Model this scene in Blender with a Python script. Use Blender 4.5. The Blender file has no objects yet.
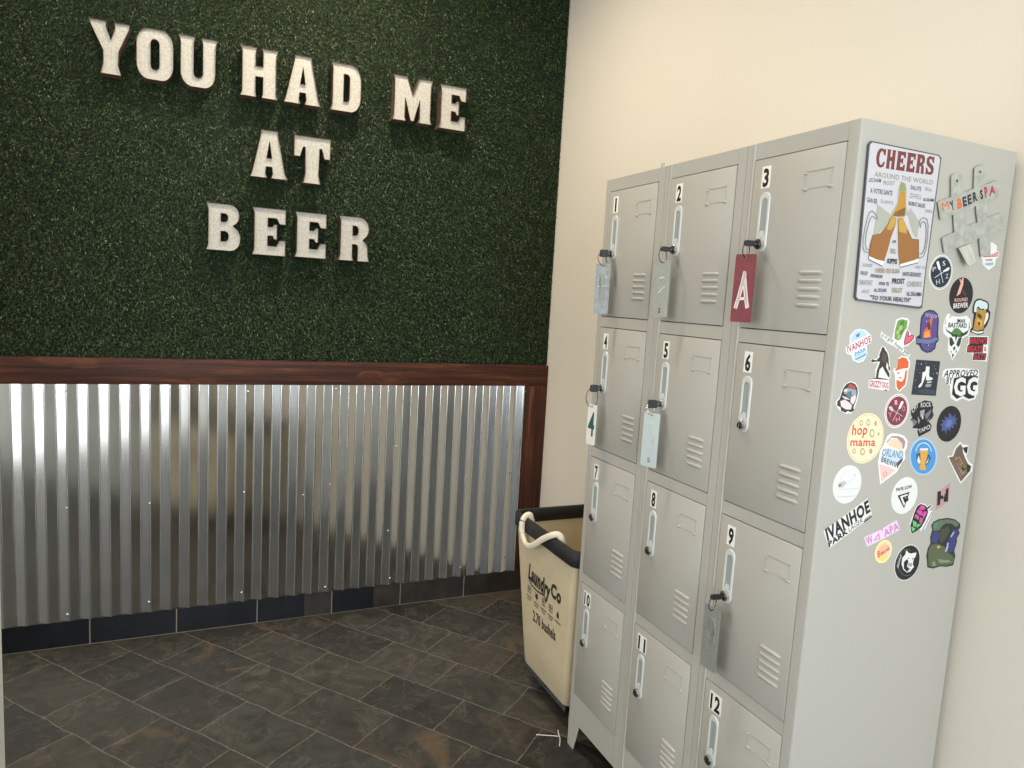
import bpy, bmesh, math, random
import numpy as np
from mathutils import Vector, Matrix
from mathutils.geometry import tessellate_polygon
random.seed(7); rng = np.random.default_rng(7)
SC = bpy.context.scene; COL = SC.collection
PI = math.pi

# ------------------------------------------------------------------ colours and materials
def lin(h):
    if isinstance(h, str):
        h = h.lstrip('#'); c = [int(h[i:i+2], 16)/255 for i in (0, 2, 4)]
    else: c = [v/255 for v in h]
    return tuple((v/12.92 if v <= .04045 else ((v+.055)/1.055)**2.4) for v in c) + (1,)
def newmat(name):
    m = bpy.data.materials.new(name); m.use_nodes = True
    nt = m.node_tree; b = nt.nodes['Principled BSDF']
    return m, nt, b
def N(nt, t, **kw):
    n = nt.nodes.new(t)
    for k, v in kw.items():
        if k in n.inputs: n.inputs[k].default_value = v
        else: setattr(n, k, v)
    return n
def plain(name, col, rough=.5, metal=0, spec=.5, bump=None, mottle=None):
    """solid colour with an optional fine noise bump (scale, strength) and mottling (scale, amount)"""
    m, nt, b = newmat(name); L = nt.links
    b.inputs['Base Color'].default_value = lin(col)
    b.inputs['Roughness'].default_value = rough; b.inputs['Metallic'].default_value = metal
    b.inputs['Specular IOR Level'].default_value = spec
    tc = N(nt, 'ShaderNodeTexCoord')
    if mottle:
        no = N(nt, 'ShaderNodeTexNoise', Scale=mottle[0], Detail=4.0)
        L.new(tc.outputs['Object'], no.inputs['Vector'])
        r = N(nt, 'ShaderNodeValToRGB'); c = lin(col); a = mottle[1]
        r.color_ramp.elements[0].position = .35; r.color_ramp.elements[1].position = .68
        r.color_ramp.elements[0].color = tuple(v*(1-a) for v in c[:3])+(1,)
        r.color_ramp.elements[1].color = tuple(min(1, v*(1+a)) for v in c[:3])+(1,)
        L.new(no.outputs['Fac'], r.inputs['Fac']); L.new(r.outputs['Color'], b.inputs['Base Color'])
    if bump:
        no = N(nt, 'ShaderNodeTexNoise', Scale=bump[0], Detail=3.0)
        bp = N(nt, 'ShaderNodeBump', Strength=bump[1], Distance=.002)
        L.new(tc.outputs['Object'], no.inputs['Vector'])
        L.new(no.outputs['Fac'], bp.inputs['Height']); L.new(bp.outputs['Normal'], b.inputs['Normal'])
    return m

# ------------------------------------------------------------------ object helpers
def link(o): COL.objects.link(o); return o
def meshobj(name, verts, faces, mats, parent=None, midx=None, smooth=False, origin=(0, 0, 0)):
    me = bpy.data.meshes.new(name)
    ox, oy, oz = origin
    me.from_pydata([(v[0]-ox, v[1]-oy, v[2]-oz) for v in verts], [], faces)
    for m in (mats if isinstance(mats, (list, tuple)) else [mats]): me.materials.append(m)
    if midx:
        for p, i in zip(me.polygons, midx): p.material_index = i
    if smooth:
        for p in me.polygons: p.use_smooth = True
    me.update()
    o = link(bpy.data.objects.new(name, me)); o.location = origin
    if parent: o.parent = parent
    return o
def bmobj(name, bm, mats, parent=None, smooth=None, origin=(0, 0, 0), recalc=True):
    if recalc: bmesh.ops.recalc_face_normals(bm, faces=bm.faces[:])
    if any(origin): bmesh.ops.translate(bm, verts=bm.verts[:], vec=[-c for c in origin])
    me = bpy.data.meshes.new(name); bm.to_mesh(me); bm.free()
    for m in (mats if isinstance(mats, (list, tuple)) else [mats]): me.materials.append(m)
    if smooth is not None:
        for p in me.polygons: p.use_smooth = True
        try: me.set_sharp_from_angle(angle=math.radians(smooth))
        except Exception: pass
    o = link(bpy.data.objects.new(name, me)); o.location = origin
    if parent: o.parent = parent
    return o
def empty(name, loc, label, cat, group=None):
    o = link(bpy.data.objects.new(name, None)); o.location = loc; o.empty_display_size = .05
    return tag(o, label, cat, group)
def tag(o, label, cat, group=None):
    o['label'] = label; o['category'] = cat
    if group: o['group'] = group
    return o
def struct(o): o['kind'] = 'structure'; return o
def box(bm, x0, x1, y0, y1, z0, z1, bev=0, seg=2, mi=0):
    vs = [bm.verts.new(p) for p in ((x0,y0,z0),(x1,y0,z0),(x1,y1,z0),(x0,y1,z0),(x0,y0,z1),(x1,y0,z1),(x1,y1,z1),(x0,y1,z1))]
    fs = [bm.faces.new([vs[i] for i in f]) for f in ((0,3,2,1),(4,5,6,7),(0,1,5,4),(1,2,6,5),(2,3,7,6),(3,0,4,7))]
    for f in fs: f.material_index = mi
    if bev:
        es = list({e for f in fs for e in f.edges})
        bmesh.ops.bevel(bm, geom=es, offset=bev, segments=seg, profile=.5, affect='EDGES')
def prism(bm, prof, axis, a, b, mi=0):
    """closed outline prof (2-D) swept along axis 'x','y','z' from a to b"""
    def pt(p, t):
        return {'x': (t, p[0], p[1]), 'y': (p[0], t, p[1]), 'z': (p[0], p[1], t)}[axis]
    A = [bm.verts.new(pt(p, a)) for p in prof]; B = [bm.verts.new(pt(p, b)) for p in prof]
    n = len(prof); fs = []
    for i in range(n): fs.append(bm.faces.new((A[i], A[(i+1) % n], B[(i+1) % n], B[i])))
    fs.append(bm.faces.new(A[::-1])); fs.append(bm.faces.new(B))
    for f in fs: f.material_index = mi
    return fs
def tube(bm, pts, r, seg=10, closed=False, squash=None, mi=0):
    """round bar through pts; squash=(a,b) gives an elliptical section (a across, b along z)"""
    pts = [Vector(p) for p in pts]; n = len(pts); rings = []
    for i, p in enumerate(pts):
        if closed: d = pts[(i+1) % n]-pts[i-1]
        else: d = pts[min(i+1, n-1)]-pts[max(i-1, 0)]
        d.normalize()
        u = Vector((0, 0, 1)) if abs(d.z) < .95 else Vector((1, 0, 0))
        s = d.cross(u).normalized(); u = s.cross(d)
        a, b = squash if squash else (r, r)
        rings.append([bm.verts.new(p+s*(a*math.cos(2*PI*k/seg))+u*(b*math.sin(2*PI*k/seg))) for k in range(seg)])
    for i in range(n if closed else n-1):
        A, B = rings[i], rings[(i+1) % n]
        for k in range(seg):
            bm.faces.new((A[k], A[(k+1) % seg], B[(k+1) % seg], B[k])).material_index = mi
    if not closed:
        bm.faces.new(rings[0][::-1]).material_index = mi; bm.faces.new(rings[-1]).material_index = mi
def smoothpath(pts, k=6):
    """Catmull-Rom"""
    P = [Vector(p) for p in pts]; out = []
    for i in range(len(P)-1):
        a, b, c, d = P[max(i-1, 0)], P[i], P[i+1], P[min(i+2, len(P)-1)]
        for j in range(k):
            t = j/k
            out.append(.5*((2*b)+(c-a)*t+(2*a-5*b+4*c-d)*t*t+(3*b-a-3*c+d)*t**3))
    out.append(P[-1]); return out
def lathe_x(bm, prof, cy, cz, seg=20, mi=0):
    """prof: list of (x, r), spun about an axis parallel to x"""
    rings = []
    for x, r in prof:
        rings.append([bm.verts.new((x, cy+r*math.cos(2*PI*k/seg), cz+r*math.sin(2*PI*k/seg))) for k in range(seg)] if r > 1e-6 else [bm.verts.new((x, cy, cz))])
    for A, B in zip(rings, rings[1:]):
        for k in range(seg):
            k2 = (k+1) % seg
            if len(A) == 1 and len(B) == 1: continue
            if len(A) == 1: f = (A[0], B[k2], B[k])
            elif len(B) == 1: f = (A[k], A[k2], B[0])
            else: f = (A[k], A[k2], B[k2], B[k])
            bm.faces.new(f).material_index = mi
def stadium(w, h, n=10):
    """upright capsule outline, w wide h tall, centred"""
    r = w/2; s = h/2-r; o = []
    for k in range(n+1): t = PI*k/n; o.append((r*math.cos(t), s+r*math.sin(t)))
    for k in range(n+1): t = PI+PI*k/n; o.append((r*math.cos(t), -s+r*math.sin(t)))
    return o
def rrect(x0, x1, y0, y1, r, n=6):
    o = []
    for cx, cy, a in ((x1-r, y1-r, 0), (x0+r, y1-r, 90), (x0+r, y0+r, 180), (x1-r, y0+r, 270)):
        for k in range(n+1):
            t = math.radians(a+90*k/n); o.append((cx+r*math.cos(t), cy+r*math.sin(t)))
    return o
def area2(p): return sum(p[i][0]*p[(i+1) % len(p)][1]-p[(i+1) % len(p)][0]*p[i][1] for i in range(len(p)))/2
def tess(loops):
    """triangles (indices into the flat list of loops' points), counter-clockwise"""
    flat = [p for l in loops for p in l]
    tris = tessellate_polygon([[Vector((p[0], p[1], 0)) for p in l] for l in loops])
    out = []
    for t in tris:
        a, b, c = (flat[i] for i in t)
        s = (b[0]-a[0])*(c[1]-a[1])-(c[0]-a[0])*(b[1]-a[1])
        if abs(s) < 1e-14: continue
        out.append(tuple(t) if s > 0 else (t[0], t[2], t[1]))
    return flat, out

# ------------------------------------------------------------------ lettering
SLAB = {
 'Y': [[(0,1),(.42,1),(.41,.9),(.53,.66),(.64,.9),(.62,1),(1,1),(.97,.88),(.72,.45),(.70,.2),(.78,0),(.27,0),(.34,.2),(.34,.45),(.06,.88)]],
 'O': [[(.3,1),(.7,1),(.88,.94),(1,.8),(1,.2),(.88,.06),(.7,0),(.3,0),(.12,.06),(0,.2),(0,.8),(.12,.94)], [(.38,.72),(.38,.28),(.44,.2),(.56,.2),(.62,.28),(.62,.72),(.56,.8),(.44,.8)]],
 'U': [[(0,1),(.42,1),(.38,.88),(.38,.3),(.45,.2),(.55,.2),(.62,.3),(.62,.88),(.58,1),(1,1),(.95,.88),(.93,.25),(.82,.07),(.65,0),(.33,0),(.16,.07),(.06,.25),(.05,.88)]],
 'H': [[(0,1),(.43,1),(.40,.9),(.40,.63),(.60,.63),(.60,.9),(.57,1),(1,1),(.95,.9),(.95,.1),(1,0),(.57,0),(.6,.1),(.6,.42),(.4,.42),(.4,.1),(.43,0),(0,0),(.05,.1),(.05,.9)]],
 'A': [[(.28,1),(.72,1),(.72,.93),(.93,.12),(1,0),(.56,0),(.60,.1),(.58,.24),(.42,.24),(.40,.1),(.45,0),(0,0),(.06,.12),(.28,.93)], [(.5,.78),(.43,.42),(.57,.42)]],
 'D': [[(0,1),(.7,1),(.9,.9),(1,.72),(1,.28),(.9,.1),(.7,0),(0,0),(.06,.12),(.06,.88)], [(.42,.79),(.54,.79),(.61,.7),(.61,.3),(.54,.21),(.42,.21)]],
 'M': [[(0,1),(.34,1),(.5,.60),(.66,1),(1,1),(.96,.88),(.96,.12),(1,0),(.65,0),(.69,.1),(.68,.52),(.54,.02),(.46,.02),(.31,.52),(.31,.1),(.35,0),(0,0),(.04,.12),(.04,.88)]],
 'E': [[(0,1),(1,1),(1,.68),(.82,.68),(.73,.80),(.46,.80),(.46,.61),(.60,.61),(.66,.67),(.74,.67),(.74,.35),(.66,.35),(.60,.42),(.46,.42),(.46,.20),(.73,.20),(.82,.33),(1,.33),(1,0),(0,0),(.06,.12),(.06,.88)]],
 'T': [[(0,1),(1,1),(1,.56),(.84,.56),(.76,.77),(.70,.77),(.68,.2),(.74,0),(.26,0),(.32,.2),(.30,.77),(.24,.77),(.16,.56),(0,.56)]],
 'B': [[(0,1),(.72,1),(.93,.9),(.97,.74),(.9,.58),(.8,.53),(.95,.44),(1,.27),(.93,.08),(.74,0),(0,0),(.06,.12),(.06,.88)], [(.42,.80),(.56,.80),(.62,.71),(.56,.62),(.42,.62)], [(.42,.42),(.58,.42),(.65,.31),(.58,.2),(.42,.2)]],
 'R': [[(0,1),(.7,1),(.92,.9),(.97,.72),(.9,.55),(.78,.48),(.92,.4),(.95,.12),(1,0),(.62,0),(.62,.3),(.55,.38),(.44,.38),(.44,.1),(.48,0),(0,0),(.06,.12),(.06,.88)], [(.44,.8),(.56,.8),(.62,.7),(.56,.58),(.44,.58)]],
 'C': [[(1,.98),(1,.66),(.82,.66),(.7,.82),(.55,.86),(.4,.74),(.34,.5),(.4,.26),(.55,.14),(.72,.18),(.84,.34),(1,.3),(.9,.08),(.6,0),(.3,.04),(.08,.22),(0,.5),(.08,.78),(.3,.96),(.6,1),(.8,.95),(.86,.98)]],
 'S': [[(.92,1),(.92,.66),(.76,.66),(.64,.83),(.44,.86),(.34,.76),(.46,.63),(.8,.54),(.98,.38),(.96,.14),(.76,.02),(.5,0),(.26,.04),(.2,0),(.04,0),(.04,.36),(.2,.36),(.34,.17),(.56,.14),(.66,.25),(.52,.36),(.2,.46),(.03,.62),(.05,.86),(.26,.98),(.5,1),(.72,.95),(.78,1)]],
}
def bow(cx, cy, rx, ry, a0, a1, n=7): return [(cx+rx*math.cos(math.radians(a0+(a1-a0)*k/n)), cy+ry*math.sin(math.radians(a0+(a1-a0)*k/n))) for k in range(n+1)]
SLAB['O'] = [rrect(0, 1, 0, 1, .32, 7), rrect(.38, .62, .20, .80, .10, 4)[::-1]]
SLAB['D'] = [[(0,1)]+bow(.66, .68, .34, .32, 90, 0)+bow(.66, .32, .34, .32, 0, -90)+[(0,0),(.06,.12),(.06,.88)], [(.42,.79)]+bow(.53, .70, .09, .09, 90, 0, 4)+bow(.53, .30, .09, .09, 0, -90, 4)+[(.42,.21)]]
SLAB['U'] = [[(0,1),(.42,1),(.38,.88),(.38,.28)]+bow(.50, .28, .12, .09, 180, 360, 6)+[(.62,.88),(.58,1),(1,1),(.95,.88),(.94,.28)]+bow(.64, .28, .30, .28, 0, -90)+bow(.35, .28, .30, .28, 270, 180)+[(.05,.88)]]
SLAB['B'] = [[(0,1)]+bow(.68, .77, .28, .23, 90, -70)+[(.80,.53)]+bow(.70, .27, .30, .27, 68, -90)+[(0,0),(.06,.12),(.06,.88)], [(.42,.80)]+bow(.54, .71, .09, .09, 90, -90, 5)+[(.42,.62)], [(.42,.42)]+bow(.55, .31, .10, .11, 90, -90, 5)+[(.42,.20)]]
SLAB['R'] = [[(0,1)]+bow(.67, .745, .30, .255, 90, -62)+[(.78,.48)]+bow(.72, .28, .22, .20, 70, 0, 4)+[(.95,.12),(1,0),(.62,0),(.62,.3)]+bow(.54, .30, .08, .08, 0, 90, 3)+[(.44,.38),(.44,.1),(.48,0),(0,0),(.06,.12),(.06,.88)], [(.44,.80)]+bow(.53, .69, .10, .11, 90, -90, 5)+[(.44,.58)]]
_tc = {}
def text2d(s, bold=0):
    """built-in typeface as flat triangles; x spans 0..1, capital height is 1"""
    k = (s, bold)
    if k in _tc: return _tc[k]
    cu = bpy.data.curves.new('lettering', 'FONT'); cu.body = s; cu.offset = (0, .022, .045, .036)[bold]; cu.resolution_u = 2
    cu.space_character = (1, 1.06, 1.1, 1.1)[bold]
    o = link(bpy.data.objects.new('lettering', cu))
    dg = bpy.context.evaluated_depsgraph_get(); ev = o.evaluated_get(dg); me = ev.to_mesh()
    v = [(p.co.x, p.co.y) for p in me.vertices]; f = [tuple(p.vertices) for p in me.polygons]
    ev.to_mesh_clear(); bpy.data.objects.remove(o); bpy.data.curves.remove(cu)
    x0 = min(p[0] for p in v); x1 = max(p[0] for p in v); y1 = max(p[1] for p in v)
    v = [((p[0]-x0)/(x1-x0), p[1]/y1) for p in v]
    _tc[k] = (v, f); return _tc[k]
def slab2d(s, gap=.12, lens=None):
    n = len(s); w = (1-gap*(n-1)/n)/n if n > 1 else 1; v = []; f = []
    for i, ch in enumerate(s):
        x = i*(1-w)/(n-1) if n > 1 else 0
        flat, tr = tess(SLAB[ch]); k = len(v)
        v += [(x+p[0]*w, p[1]) for p in flat]; f += [tuple(a+k for a in t) for t in tr]
    return v, f

class Print:
    """a flat printed thing: base sheet plus layers of ink, one mesh with several materials. tf maps (a, b, height) to a 3-D point"""
    def __init__(s, tf): s.tf = tf; s.v = []; s.f = []; s.m = []; s.mats = []; s.h = 0
    def mi(s, mat):
        if mat not in s.mats: s.mats.append(mat)
        return s.mats.index(mat)
    def flat(s, pts, faces, mat):
        k = len(s.v); s.v += [s.tf(p[0], p[1], s.h) for p in pts]; i = s.mi(mat)
        for f in faces: s.f.append(tuple(a+k for a in f)); s.m.append(i)
    def sheet(s, loops, mat, t, edge=None, back=True):
        """solid sheet from height s.h to s.h+t"""
        flat, tr = tess(loops); h0 = s.h; n = len(flat)
        k = len(s.v); s.v += [s.tf(p[0], p[1], h0) for p in flat]+[s.tf(p[0], p[1], h0+t) for p in flat]
        i = s.mi(mat); j = s.mi(edge or mat)
        for a in tr:
            s.f.append(tuple(q+k+n for q in a)); s.m.append(i)
            if back: s.f.append(tuple(q+k for q in a[::-1])); s.m.append(j)
        o = 0
        for li, l in enumerate(loops):
            ccw = area2(l) > 0; ccw = ccw if li == 0 else not ccw; c = len(l)
            for q in range(c):
                a, b = k+o+q, k+o+(q+1) % c
                s.f.append((a, b, b+n, a+n) if ccw else (b, a, a+n, b+n)); s.m.append(j)
            o += c
        s.h = h0+t
    def build(s, name, parent=None, origin=(0, 0, 0)):
        return meshobj(name, s.v, s.f, s.mats, parent, s.m, origin=origin)
def aff(A, B, Cc):
    return lambda p: (A[0]+(B[0]-A[0])*p[0]+(Cc[0]-A[0])*p[1], A[1]+(B[1]-A[1])*p[0]+(Cc[1]-A[1])*p[1])
def ribbon(pts, w):
    L, Rr = [], []
    for i, p in enumerate(pts):
        a = pts[max(i-1, 0)]; b = pts[min(i+1, len(pts)-1)]
        d = (b[0]-a[0], b[1]-a[1]); n = math.hypot(*d) or 1; nx, ny = -d[1]/n*w/2, d[0]/n*w/2
        L.append((p[0]+nx, p[1]+ny)); Rr.append((p[0]-nx, p[1]-ny))
    v = L+Rr; n = len(pts); f = [(i+n, i+1+n, i+1, i) for i in range(n-1)]
    return v, f
def ink(pr, lay, mats, step):
    """add one traced layer above what is there"""
    pr.h += step; k, c = lay[0], mats(lay[1])
    if k == 'p':
        for pts in lay[2:]:
            fl, tr = tess(pts if isinstance(pts[0][0], list) else [pts]); pr.flat(fl, tr, c)
    elif k in 'ce':
        if k == 'c': m, u, w = lay[2], (lay[3], 0), (0, lay[3])
        else: m, u, w = lay[2], lay[3], lay[4]
        n = 40; pts = [(m[0]+u[0]*math.cos(2*PI*i/n)+w[0]*math.sin(2*PI*i/n), m[1]+u[1]*math.cos(2*PI*i/n)+w[1]*math.sin(2*PI*i/n)) for i in range(n)]
        pr.flat(pts, [tuple(range(n))], c)
    elif k == 'k':
        v, f = ribbon(lay[3], lay[2]); pr.flat(v, f, c)
    elif k == 't':
        v, f = text2d(lay[2], lay[6]); g = aff(*lay[3:6]); pr.flat([g(p) for p in v], f, c)
    elif k == 'g':
        v, f = slab2d(lay[2]); g = aff(*lay[3:6]); pr.flat([g(p) for p in v], f, c)

DATA = {
'HS': [['p', 'galv', [[264.0, 1772.8], [271.2, 1779.6], [290.5, 1783.6], [299.2, 1779.1], [306.7, 1745.3], [339.8, 1757.7], [332.9, 1798.2], [341.2, 1804.2], [357.6, 1809.9], [366.2, 1807.4], [371.9, 1768.9], [410.6, 1783.6], [419.6, 1780.6], [424.2, 1749.4], [391.2, 1736.6], [395.2, 1703.2], [441.6, 1719.3], [451.8, 1706.8], [455.5, 1687.3], [413.0, 1666.6], [423.1, 1627.9], [391.7, 1619.6], [377.9, 1658.4], [339.8, 1642.8], [305.8, 1630.8], [272.4, 1619.0], [260.2, 1647.0], [261.7, 1650.1], [296.2, 1663.4], [286.0, 1698.4], [247.4, 1684.2], [233.6, 1716.6], [236.0, 1719.8], [272.0, 1732.9]]], ['p', 'hole', [[322.7, 1710.1], [353.5, 1723.4], [366.0, 1690.2], [330.5, 1680.3]]]],
'HT': [['t', 'orange', 'M', [251.4, 1702.8], [270.1, 1708.6], [244.5, 1717.8], 0], ['t', 'navy', 'Y', [277.5, 1705.4], [287.6, 1710.5], [267.4, 1722.2], 2], ['t', 'orange', 'B', [295.8, 1711.3], [309.0, 1715.7], [289.8, 1730.6], 2], ['t', 'navy', 'E', [312.3, 1718.0], [324.1, 1721.9], [305.5, 1735.9], 2], ['t', 'navy', 'E', [326.9, 1723.6], [338.7, 1727.9], [320.1, 1741.5], 2], ['t', 'navy', 'R', [343.3, 1730.4], [355.7, 1735.8], [335.4, 1748.6], 2], ['t', 'black', 'S', [364.7, 1738.8], [373.7, 1742.2], [357.2, 1756.1], 2], ['t', 'crim', 'P', [379.3, 1743.4], [388.9, 1747.5], [369.9, 1763.2], 2], ['t', 'crim', 'A', [391.2, 1748.8], [410.5, 1757.1], [386.6, 1765.5], 2]],
'HB': [['p', 'galvl', [[310.4, 1631.6], [320.7, 1635.1], [352.2, 1644.9], [361.4, 1608.6], [336.6, 1596.5], [331.0, 1600.2]]], ['n', [[283.1, 1766.7], [351.9, 1793.2]]]],
'ST': [
 ['shield_sticker', 'sticker', 'small white shield sticker with a red band, half hidden behind the metal hash-shaped sign', '', [
  ['p', 'white', [[399.0, 1643.9], [428.3, 1654.7], [446.7, 1647.9], [447.8, 1638.1], [456.4, 1636.0], [458.0, 1624.5], [449.3, 1620.6], [448.9, 1606.8], [429.8, 1593.6], [407.4, 1604.9], [402.8, 1617.1], [396.5, 1618.7], [396.7, 1627.0], [403.5, 1630.7]]],
  ['p', 'red', [[403.9, 1621.3], [454.4, 1635.8], [455.6, 1626.0], [405.7, 1620.4]]],
  ['t', 'white', 'IVANHOE', [406.3, 1622.2], [454.5, 1628.0], [405.3, 1627.1], 1],
  ['t', 'slate', 'PARK', [415.1, 1612.4], [439.2, 1615.4], [414.1, 1616.9], 1],
  ['p', 'lav', [[413.3, 1608.4], [442.6, 1612.3], [443.2, 1606.8], [427.8, 1603.2], [415.4, 1604.8]]],
 ]],
 ['paddle_sticker', 'sticker', 'round navy sticker with two crossed white oars and a white rim', '', [
  ['c', 'white', [275.5, 1579.0], 36.3],
  ['c', 'slate', [275.5, 1579.0], 34.1],
  ['c', 'white', [275.5, 1579.0], 33.3],
  ['c', 'navy', [275.5, 1579.0], 31.8],
  ['p', 'white', [[256.5, 1599.3], [263.7, 1601.8], [272.5, 1587.9], [271.9, 1583.4], [266.1, 1584.4]]],
  ['k', 'white', 1.4, [[271.6, 1584.8], [286.1, 1558.3]]],
  ['p', 'white', [[280.9, 1582.8], [297.3, 1591.7], [300.9, 1588.9], [297.2, 1584.0], [283.9, 1580.2]]],
  ['k', 'white', 1.4, [[257.9, 1566.7], [283.8, 1581.0]]],
  ['t', 'greyl', 'P', [249.2, 1578.6], [259.7, 1581.0], [246.9, 1587.3], 0],
  ['t', 'white', 'S', [277.8, 1592.7], [286.7, 1594.6], [275.3, 1601.9], 0],
  ['t', 'greyl', 'Z', [292.2, 1566.9], [301.2, 1568.9], [289.8, 1575.9], 0],
  ['t', 'greyl', 'H', [265.5, 1552.6], [276.4, 1555.1], [262.7, 1562.5], 0],
 ]],
 ['bottle_sticker', 'sticker', 'round black sticker with crossed pink bottles above white lettering', '', [
  ['c', 'black', [350.0, 1535.1], 38.2],
  ['p', 'pinkl', [[345.3, 1538.1], [334.5, 1532.4], [342.4, 1559.0], [351.6, 1557.8]]],
  ['p', 'pinkl', [[336.4, 1568.6], [340.6, 1569.5], [350.6, 1557.8], [347.1, 1556.0]]],
  ['p', 'pinkl', [[342.7, 1559.1], [345.8, 1572.5], [350.1, 1571.9], [351.6, 1557.8]]],
  ['p', 'brownd', [[352.4, 1548.6], [366.4, 1539.3], [362.4, 1533.5], [351.4, 1541.8]]],
  ['t', 'pinkl', 'ROUND', [330.8, 1520.3], [372.9, 1524.7], [329.3, 1527.7], 1],
  ['t', 'white', 'BREWER', [329.2, 1506.2], [376.7, 1511.4], [327.8, 1516.6], 1],
 ]],
 ['mug_sticker', 'sticker', 'sticker shaped like a glass beer mug with an overflowing pale head', '', [
  ['p', 'black', [[403.4, 1530.1], [412.9, 1532.2], [424.8, 1530.2], [439.0, 1527.5], [447.2, 1521.1], [447.9, 1509.6], [455.9, 1503.1], [455.9, 1489.3], [449.5, 1473.6], [440.7, 1465.6], [440.8, 1455.3], [423.3, 1452.8], [396.5, 1458.3], [393.5, 1462.8], [401.5, 1468.1], [400.7, 1485.8], [400.5, 1496.7], [394.7, 1501.0], [393.2, 1511.5], [395.8, 1524.1]]],
  ['p', 'icy', [[401.7, 1524.9], [413.6, 1529.1], [425.5, 1526.8], [438.6, 1524.0], [443.1, 1518.6], [442.6, 1510.5], [434.8, 1508.3], [428.8, 1511.0], [422.1, 1509.1], [412.0, 1514.7], [407.2, 1512.2], [407.9, 1502.0], [399.4, 1502.1], [398.1, 1511.8], [399.2, 1519.8]]],
  ['p', 'amber', [[408.9, 1512.3], [415.0, 1508.7], [426.0, 1507.4], [439.6, 1508.1], [441.8, 1494.4], [438.6, 1465.6], [417.9, 1461.4], [404.5, 1464.3], [406.3, 1486.1], [408.4, 1499.8]]],
  ['p', 'white', [[441.0, 1501.3], [446.7, 1503.4], [450.4, 1498.3], [449.8, 1489.0], [440.9, 1474.9], [438.3, 1480.5], [441.3, 1489.8]]],
  ['p', 'white', [[399.9, 1462.6], [418.4, 1459.1], [439.3, 1462.1], [437.5, 1457.0], [419.1, 1455.5], [401.3, 1459.0]]],
  ['p', 'brownd', [[412.9, 1501.8], [428.9, 1493.9], [426.8, 1486.9], [411.2, 1493.1]]],
  ['p', 'gold', [[412.2, 1488.6], [431.1, 1483.7], [431.6, 1471.1], [413.3, 1474.9]]],
  ['p', 'brownd', [[417.1, 1481.9], [425.4, 1480.0], [425.5, 1472.7], [416.8, 1475.1]]],
 ]],
 ['skull_sticker', 'sticker', 'horned green and white skull sticker with black lettering between its horns', '', [
  ['p', 'white', [[314.6, 1494.4], [322.5, 1493.7], [320.3, 1482.4], [328.4, 1489.5], [352.4, 1489.4], [377.8, 1492.8], [389.8, 1485.4], [396.6, 1469.7], [391.6, 1451.3], [372.3, 1442.8], [366.8, 1418.7], [349.2, 1394.5], [329.1, 1417.8], [327.8, 1441.4], [307.9, 1453.0], [304.4, 1470.7], [308.7, 1486.4]]],
  ['p', 'greend', [[310.0, 1488.7], [308.7, 1473.1], [316.1, 1457.8], [334.7, 1449.5], [337.1, 1446.2], [368.2, 1446.0], [385.9, 1453.4], [392.5, 1467.3], [387.9, 1483.0], [389.3, 1462.6], [373.4, 1454.8], [362.0, 1459.4], [352.3, 1464.7], [342.3, 1463.2], [333.6, 1455.0], [317.3, 1460.0], [310.5, 1468.7]]],
  ['p', 'green', [[333.8, 1453.9], [340.5, 1463.6], [352.1, 1465.4], [365.4, 1459.5], [365.5, 1450.5], [350.5, 1447.7]]],
  ['p', 'greend', [[328.8, 1444.8], [337.5, 1443.9], [348.6, 1431.9], [339.6, 1424.8], [333.2, 1428.0]]],
  ['p', 'greend', [[369.9, 1446.1], [359.8, 1444.6], [354.2, 1429.8], [362.4, 1423.2], [367.9, 1430.1]]],
  ['p', 'greend', [[344.5, 1452.0], [355.0, 1451.3], [352.0, 1435.3]]],
  ['p', 'greend', [[345.2, 1422.7], [351.4, 1426.3], [353.7, 1418.4], [348.2, 1416.5]]],
  ['p', 'greend', [[337.8, 1416.9], [342.9, 1413.6], [340.9, 1410.2]]],
  ['p', 'greend', [[354.4, 1415.0], [359.4, 1417.4], [358.0, 1410.6]]],
  ['p', 'greend', [[344.0, 1408.0], [351.4, 1409.3], [348.4, 1398.3]]],
  ['t', 'black', 'IMAR', [347.5, 1476.4], [375.7, 1477.5], [345.8, 1484.6], 1],
  ['t', 'black', 'BASTARD', [320.6, 1465.7], [381.5, 1466.4], [320.3, 1475.8], 1],
 ]],
 ['red_block_sticker', 'sticker', 'black and red block sticker with three stepped lines of lettering, near the back edge', '', [
  ['p', 'white', [[392.7, 1449.5], [460.5, 1451.3], [466.0, 1414.2], [466.6, 1394.3], [415.6, 1395.7], [414.3, 1410.7], [390.5, 1412.4], [390.6, 1430.8], [395.6, 1432.0]]],
  ['p', 'black', [[396.0, 1447.4], [457.4, 1448.9], [459.4, 1432.7], [445.8, 1431.8], [448.9, 1413.8], [392.5, 1412.9], [392.7, 1429.0], [398.0, 1430.5]]],
  ['p', 'black', [[417.4, 1412.6], [461.5, 1412.9], [461.2, 1397.2], [416.4, 1396.9]]],
  ['t', 'red', 'BREWS', [400.7, 1432.9], [457.0, 1433.8], [399.8, 1445.9], 1],
  ['t', 'red', 'BEATS', [395.5, 1415.3], [445.6, 1415.6], [395.7, 1428.2], 1],
  ['p', 'white', [[446.9, 1430.0], [461.4, 1430.4], [462.1, 1415.2], [447.9, 1414.9]]],
  ['t', 'red', '&', [451.0, 1417.5], [459.7, 1417.8], [449.5, 1427.7], 1],
  ['t', 'red', 'EATS', [421.0, 1398.8], [460.9, 1398.6], [420.6, 1411.3], 1],
 ]],
 ['purple_sticker', 'sticker', 'tall purple arch-topped sticker with an orange figure above a blue ribbon', '', [
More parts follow.
